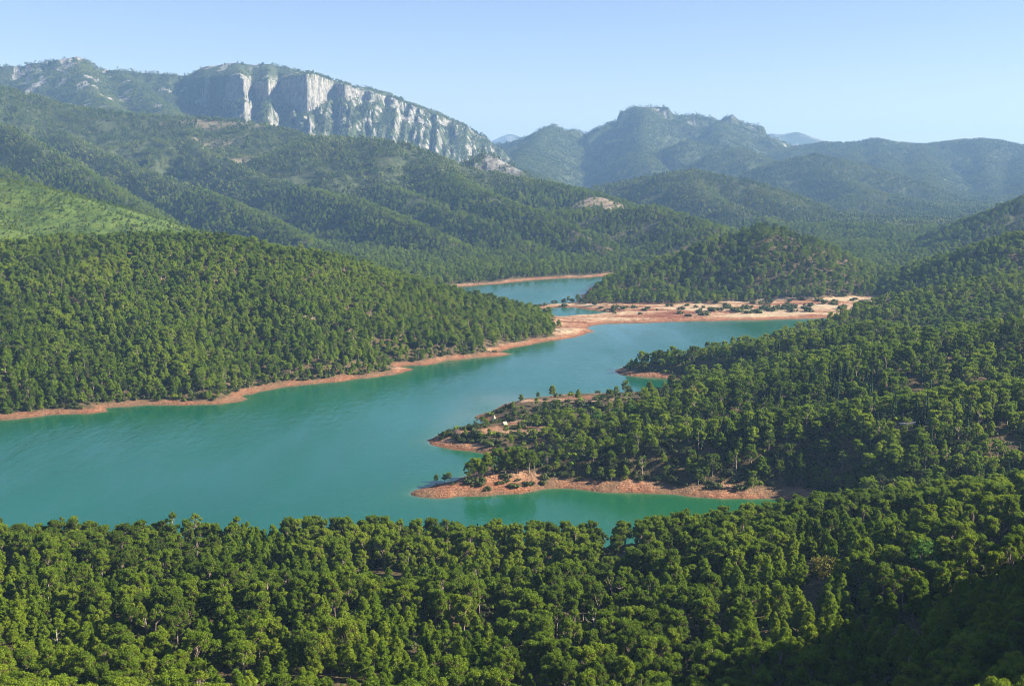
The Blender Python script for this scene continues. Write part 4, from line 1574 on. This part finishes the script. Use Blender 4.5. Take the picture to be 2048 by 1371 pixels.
cg, tg, H = broadleaf(8, .42, 8.0, 3.9, .55, .25, 36)
q = SPOS['yellow_oak']
tree_thing('oak_tree', 'broad oak with yellow brown turning leaves among green pines', 'oak tree', None, q, .4, (1, 1, 1), cg.mesh('oak_crown', [RUST]), tg.mesh('oak_trunk', [BARK]))
cg, tg, H = broadleaf(9, .45, 11.5, 4.0, 1.0, .25, 46)
q = SPOS['broad_tree']
tree_thing('broadleaf_tree', 'tall bright green broadleaf tree at the edge of the shaded corner', 'tree', None, q, .4, (1, 1, 1), cg.mesh('broadleaf_crown', [BROAD]), tg.mesh('broadleaf_trunk', [BARK]))
# yellow poplar and light green broadleaf trees on the right bank
cg, tg, H = cypress(31, 11, 1.3, 1)
me_p, me_pt = cg.mesh('poplar_crown', [YELLOW]), tg.mesh('poplar_trunk', [BARK])
q = ground_hit(2003, 640, 11, 400)
tree_thing('poplar_tree', 'slender yellow poplar glowing among dark pines at the right edge', 'poplar', None, q, .2, (1.3, 1.3, 1), me_p, me_pt)
cg, tg, H = broadleaf(12, .5, 8.0, 3.2, .9, .2, 26)
me_b, me_bt = cg.mesh('broadleaf_crown', [BROAD]), tg.mesh('broadleaf_trunk', [BARK])
me_y = cg.mesh('broadleaf_crown', [YELLOW])
for px, py, hh, ye, lb in ((1385, 776, 8, 1, 'yellow green tree nearest the inlet on the right bank'), (1352, 785, 7, 1, 'yellowish tree beside the small inlet beach'), (1310, 792, 7, 0, 'light green tree with rounded head on the flat headland'),
                           (1262, 808, 8, 0, 'bright green tree in the middle of the flat headland'), (1232, 815, 7, 0, 'bright green leafy tree second from the open headland grass'),
                           (1195, 822, 7, 0, 'leafy bright green tree closest to the tent meadow'), (1282, 800, 8, 1, 'yellow green tree between the bright green ones on the headland')):
    q = ground_hit(px, py, hh, 400)
    tree_thing('broadleaf_tree', lb, 'tree', 'light green trees on the flat headland', q, px * .7, (hh / 8,) * 3, me_y if ye else me_b, me_bt)

# cypresses
cyl = [cypress(70 + s, 10, .8, 2) for s in range(2)]
cym = [(c.mesh('cypress_crown', [CYPN]), t_.mesh('cypress_trunk', [BARK])) for c, t_, h_ in cyl]
for k, (px, py, hh) in enumerate(((255, 1088, 10), (268, 1092, 9), (318, 1090, 11), (322, 1100, 9), (955, 1046, 9), (957 + 54, 1050, 11), (920, 1044, 9))):
    q = ground_hit(px, py, hh, 190)
    wh = ['first', 'second', 'third', 'fourth', 'third of the three against the water near the centre', 'tallest of the three against the water near the centre', 'first of the three against the water near the centre'][k]
    lab = ('thin dark cypress, %s' % wh) if k > 3 else 'thin dark cypress in the wood at left, %s from the left edge' % wh
    tree_thing('cypress_tree', lab, 'cypress', 'cypresses in the foreground wood', q, k, (.75, .75, hh / 10), *cym[k % 2])
rs2 = np.random.RandomState(5)
cyp = []
for cx, cy, sx, sy, nn in ((1735, 735, 45, 18, 20), (1870, 800, 60, 22, 22), (1480, 830, 45, 14, 12), (1700, 790, 60, 20, 14), (1560, 700, 40, 18, 8)):
    for k in range(nn):
        cyp.append((cx + rs2.normal() * sx, cy + rs2.normal() * sy))
cyp.sort()
grp = {}
for k, (px, py) in enumerate(cyp):
    if px > 2040:
        continue
    hh = 9 + 4 * rs2.rand()
    q = ground_hit(px, py, hh, 500)
    band = 'upper' if py < 730 else 'middle' if py < 790 else 'lower'
    colm = ['left end of slope', 'left middle of slope', 'slope centre', 'right middle of slope', 'right end of slope'][int(np.clip((px - 1400) // 130, 0, 4))]
    key = (band, colm)
    n_ = grp.get(key, 0)
    grp[key] = n_ + 1
    tree_thing('cypress_tree', 'slim cypress on right bank, %s part, %s, %s from left' % (band, colm, ordinal(n_)), 'cypress', 'cypresses on the right bank', q, k, (1, 1, hh / 10), *cym[k % 2])

# ------------------------------------------------------------------ dead and leaning trunks
def dead_tree(seed, H, limbs=7):
    rs_ = np.random.RandomState(seed)
    g, gb = Geo(), Geo()
    tube(g, [(0, 0, -1), (.1, .05, H * .4), (-.1, .1, H * .75), (.1, 0, H)], [.14, .11, .07, .02], 0, 5)
    for i in range(limbs):
        z0 = H * (.35 + .6 * rs_.rand())
        a = rs_.rand() * 6.28
        l = (1 - z0 / H) * 2.2 + .7
        tube(gb, [(0, 0, z0), (math.cos(a) * l * .6, math.sin(a) * l * .6, z0 + .2), (math.cos(a) * l, math.sin(a) * l, z0 + .7)], [.05, .035, .012], 0, 3)
    return g.mesh('dead_trunk', [DEADW]), gb.mesh('bare_branches', [DEADW])


for k, (px, py, hh, tilt, lb) in enumerate(((1085, 1296, 8, (.1, -.75), 'pale dead pine leaning steeply over a gap in the foreground wood'), (1112, 1282, 8, (0, -.6), 'bleached leaning trunk just behind the steeply leaning dead pine'),
                                            (1192, 1215, 9, (0, -.12), 'bare pale trunk standing upright at the edge of a dark gap'), (1178, 1222, 8, (0, .05), 'thin bare trunk beside the upright pale trunk at the dark gap'),
                                            (968, 1300, 5, (0, -.4), 'short tilted dead stem under round pines at bottom centre'), (1928, 1305, 6, (.2, 1.0), 'fallen bleached trunk lying in the dark shaded corner'),
                                            (1826, 1310, 9, (0, -.1), 'slender bare dead tree standing in the dark shaded corner'), (255, 1328, 6, (0, .2), 'pale dead tree in the dark hollow at the lower left'),
                                            (115, 1256, 8, (0, -.05), 'bare trunk between pines near the left edge'))):
    q = ground_hit(px, py, hh * math.cos(tilt[1]), 170)
    tr, br = dead_tree(k + 3, hh)
    e = tree_thing('dead_tree', lb, 'dead tree', 'dead trunks in the foreground wood', (q[0], q[1], q[2]), 0, (1, 1, 1), None, tr, tilt)
    c = bpy.data.objects.new('branches', br)
    COL.objects.link(c)
    c.parent = e

# ------------------------------------------------------------------ shrubs on the bare ground
SHM = [shrub_geo(s, 1).mesh('shrub', [OLIVE]) for s in range(5)]
shr = []
for px, py, s in ((18, 826, 2.2), (36, 815, 1.2), (68, 815, 1.8), (105, 808, 2.3), (143, 811, 2.2), (168, 804, 1.8), (183, 800, 1.8), (194, 797, 1.4), (235, 798, 1.6), (250, 800, 1.5), (268, 795, 2.2), (322, 796, 2.2), (386, 799, 1.6),
                  (426, 799, 1.8), (463, 780, 1.8), (600, 750, 1.6), (640, 745, 2.2), (655, 748, 1.6), (790, 721, 2.4), (935, 707, 2.4), (990, 704, 1.8)):
    shr.append((px, py, s, 'left bank shore'))
for k in range(60):
    shr.append((1290 + rs2.normal() * 170, 622 + rs2.normal() * 7, 1.6 + rs2.rand() * 2.4, 'dried mud flat'))
for k in range(50):
    shr.append((1560 + rs2.normal() * 120, 612 + rs2.normal() * 7, 2.4 + rs2.rand() * 2.8, 'dry field behind the flat'))
for k in range(34):
    shr.append((1110 + rs2.rand() * 60 - 90, 663 + rs2.normal() * 8, 1.6 + rs2.rand() * 2.4, 'spit ending the pine hill'))
for k in range(26):
    shr.append((1070 + rs2.rand() * 150, 812 + rs2.normal() * 12, 1.5 + rs2.rand() * 1.8, 'flat headland grass'))
for k in range(22):
    shr.append((940 + rs2.rand() * 150, 962 + rs2.normal() * 9, .8 + rs2.rand() * 1.6, 'bare bank below the grove'))
for k in range(30):
    shr.append((880 + rs2.rand() * 110, 872 + rs2.normal() * 9, 1.1 + rs2.rand() * 1.2, 'tip of the tent peninsula'))
for px, py, s in ((920, 958, 1.6), (1010, 966, 1.2), (975, 975, .9), (1430, 975, 2.4), (1482, 980, 3.0), (1640, 980, 2.5), (905, 968, .9), (948, 972, 1.0)):
    shr.append((px, py, s, 'red bank of the nearest cove'))
placed = []
for px, py, s, wh in shr:
    q = ground_hit(px, py, 0, 400, 2400)
    zq, fq, sq = terrain(np.array([q[0]]), np.array([q[1]]))
    if sq[0] < 2.0 or q[1] > 1560:
        continue
    placed.append((wh, px, q, s))
placed.sort(key=lambda a: (a[0], a[1]))
lastw, cnt = None, 0
ADJ = ['low', 'dusty', 'rounded', 'dark']
seenl = {}
for i, (wh, px, q, s) in enumerate(placed):
    adj = 'tiny' if s < 1.4 else 'small' if s < 2.1 else 'wide' if s < 3.2 else 'large'
    seenl.setdefault((wh, adj), []).append((px, q, s, i))
for (wh, adj), lst in seenl.items():
    for k, (px, q, s, i) in enumerate(lst):
        o = bpy.data.objects.new('shrub', SHM[i % 5])
        COL.objects.link(o)
        o.location = q
        o.rotation_euler = (0, 0, i * 1.7)
        o.scale = (s, s, s * .8)
        set_props(o, '%s olive green shrub on the %s, %s from left' % (adj, wh, ordinal(k)), 'shrub', 'shrubs on the bare ground')

# ------------------------------------------------------------------ road fragment
ROADM, t = mat('pale_concrete')
geo = t.nodes.new('ShaderNodeNewGeometry')
finish(t, ramp(t, noise(t, geo.outputs['Position'], 2, 4), [(.3, (.42, .40, .37)), (.7, (.58, .55, .50))]), .9, .2)
ASPH, t = mat('old_asphalt')
geo = t.nodes.new('ShaderNodeNewGeometry')
finish(t, ramp(t, noise(t, geo.outputs['Position'], 4, 4), [(.3, (.10, .098, .09)), (.7, (.17, .165, .15))]), .9, .2)
P = []
for a, b in zip(rp[:-1], rp[1:]):
    for k in range(5):
        f = k / 5
        P.append((a[0] + (b[0] - a[0]) * f, a[1] + (b[1] - a[1]) * f))
P.append((rp[-1][0], rp[-1][1]))
P = np.array(P)
zr, _, _ = terrain(P[:, 0], P[:, 1])
zr = np.convolve(np.pad(zr, 3, mode='edge'), np.ones(7) / 7, 'valid') + .35
d = np.gradient(P, axis=0)
nrm = unit(np.stack([-d[:, 1], d[:, 0]], 1))
nr_ = len(P)


def strip(name, prof, m):
    """sweep a closed cross section (offset across, height) along the road"""
    V, Fc = [], []
    for i in range(nr_):
        for off, hh in prof:
            V.append((P[i, 0] + nrm[i, 0] * off, P[i, 1] + nrm[i, 1] * off, zr[i] + hh))
    k = len(prof)
    for i in range(nr_ - 1):
        for j in range(k):
            a, b = i * k + j, i * k + (j + 1) % k
            Fc.append((a, b, b + k, a + k))
    Fc += [tuple(range(k)), tuple((nr_ - 1) * k + j for j in range(k))[::-1]]
    me = bpy.data.meshes.new(name)
    me.from_pydata(V, [], Fc)
    me.materials.append(m)
    o = bpy.data.objects.new(name, me)
    COL.objects.link(o)
    return o


set_props(strip('road', [(-2.6, 0), (2.6, 0), (2.6, -1.2), (-2.6, -1.2)], ASPH), 'narrow road running through the trees of the right bank', kind='structure')
set_props(strip('parapet_wall', [(-3.1, .35), (-2.62, .35), (-2.62, -.6), (-3.1, -.6)], ROADM), 'low pale parapet wall glimpsed along the road on the right bank', 'wall')

# ------------------------------------------------------------------ tents
CANV, t = mat('cream_canvas')
geo = t.nodes.new('ShaderNodeNewGeometry')
finish(t, ramp(t, noise(t, geo.outputs['Position'], 1.5, 3), [(.3, (.34, .31, .23)), (.7, (.44, .40, .31))]), .85, .2, transl=.15)
q = ground_hit(988, 841, 0, 400)
e = bpy.data.objects.new('tipi_tent', None)
COL.objects.link(e)
e.location = q
set_props(e, 'pointed cream tipi tent on the peninsula meadow by the water', 'tent', 'tents on the peninsula')
ns = 14
V, Fc = [], []
for j, (rad, hh) in enumerate(((1.9, -.2), (1.62, .5), (.98, 1.9), (.22, 3.3))):
    for k in range(ns):
        a = 2 * math.pi * k / ns
        rr = rad * (1 + (.05 if k % 2 else -.02))
        V.append((rr * math.cos(a), rr * math.sin(a), hh))
for j in range(3):
    for k in range(ns):
        if j == 0 and k in (10, 11):
            continue
        a, b = j * ns + k, j * ns + (k + 1) % ns
        Fc.append((a, b, b + ns, a + ns))
me = bpy.data.meshes.new('tipi_canvas')
me.from_pydata(V, [], Fc)
me.materials.append(CANV)
o = bpy.data.objects.new('canvas', me)
COL.objects.link(o)
o.parent = e
g = Geo()
for k in range(6):
    a = k * 1.05
    tube(g, [(1.75 * math.cos(a), 1.75 * math.sin(a), -.2), (-.32 * math.cos(a), -.32 * math.sin(a), 3.95)], [.05, .03], 0, 4)
me = g.mesh('tipi_poles', [BARK])
o = bpy.data.objects.new('poles', me)
COL.objects.link(o)
o.parent = e
q = ground_hit(1009, 849, 0, 400)
e = bpy.data.objects.new('ridge_tent', None)
COL.objects.link(e)
e.location = q
e.rotation_euler = (0, 0, .75)
e.scale = (.75, .75, .75)
set_props(e, 'cream ridge tent with sloping sides beside the tipi on the peninsula', 'tent', 'tents on the peninsula')
V = [(-1.7, -1.9, -.1), (1.7, -1.9, -.1), (1.7, -1.55, .6), (-1.7, -1.55, .6), (-1.8, 0, 2.5), (0, .0, 2.38), (1.8, 0, 2.5), (1.7, 1.55, .6), (-1.7, 1.55, .6), (1.7, 1.9, -.1), (-1.7, 1.9, -.1)]
Fc = [(0, 1, 2, 3), (3, 2, 6, 5, 4), (4, 5, 6, 7, 8), (8, 7, 9, 10)]
me = bpy.data.meshes.new('ridge_canvas')
me.from_pydata(V, [], Fc)
me.materials.append(CANV)
o = bpy.data.objects.new('fly_sheet', me)
COL.objects.link(o)
o.parent = e
for nm, xx in (('end_panel', -1.68), ('end_panel', 1.68)):
    me = bpy.data.meshes.new(nm)
    me.from_pydata([(xx, -1.8, -.1), (xx, 1.8, -.1), (xx, 1.5, .58), (xx, 0, 2.42), (xx, -1.5, .58)], [], [(0, 1, 2, 3, 4)])
    me.materials.append(CANV)
    o = bpy.data.objects.new(nm, me)
    COL.objects.link(o)
    o.parent = e
for xx in (-1.75, 1.75):
    g = Geo()
    tube(g, [(xx, 0, -.2), (xx, 0, 2.7)], [.045, .035], 0, 5)
    o = bpy.data.objects.new('tent_pole', g.mesh('tent_pole', [BARK]))
    COL.objects.link(o)
    o.parent = e
print('things', round(time.time() - T0, 1))

# ------------------------------------------------------------------ the air
def box(name, lo, hi):
    v = [(x, y, z) for x in (lo[0], hi[0]) for y in (lo[1], hi[1]) for z in (lo[2], hi[2])]
    f = [(0, 1, 3, 2), (4, 6, 7, 5), (0, 4, 5, 1), (2, 3, 7, 6), (0, 2, 6, 4), (1, 5, 7, 3)]
    me = bpy.data.meshes.new(name)
    me.from_pydata(v, [], f)
    return me


allz = np.concatenate([GRID[0]['Z'].ravel(), GRID[1]['Z'].ravel()])
hz = box('haze', (-16500, -16500, float(allz.min()) - 3), (16500, 16500, float(allz.max()) + 30))
hm, t = mat('haze_air')
pv = t.nodes.new('ShaderNodeVolumePrincipled')
pv.inputs['Color'].default_value = (.34, .60, 1.0, 1)
pv.inputs['Density'].default_value = HAZE_D
pv.inputs['Anisotropy'].default_value = 0.1
ho = t.nodes.new('ShaderNodeOutputMaterial')
L(t, pv.outputs[0], ho.inputs['Volume'])
hz.materials.append(hm)
h = bpy.data.objects.new('haze', hz)
COL.objects.link(h)
set_props(h, 'thin blue summer haze over the whole valley', kind='stuff')
print('done', round(time.time() - T0, 1), 'zmax', allz.max(), 'zmin', allz.min())
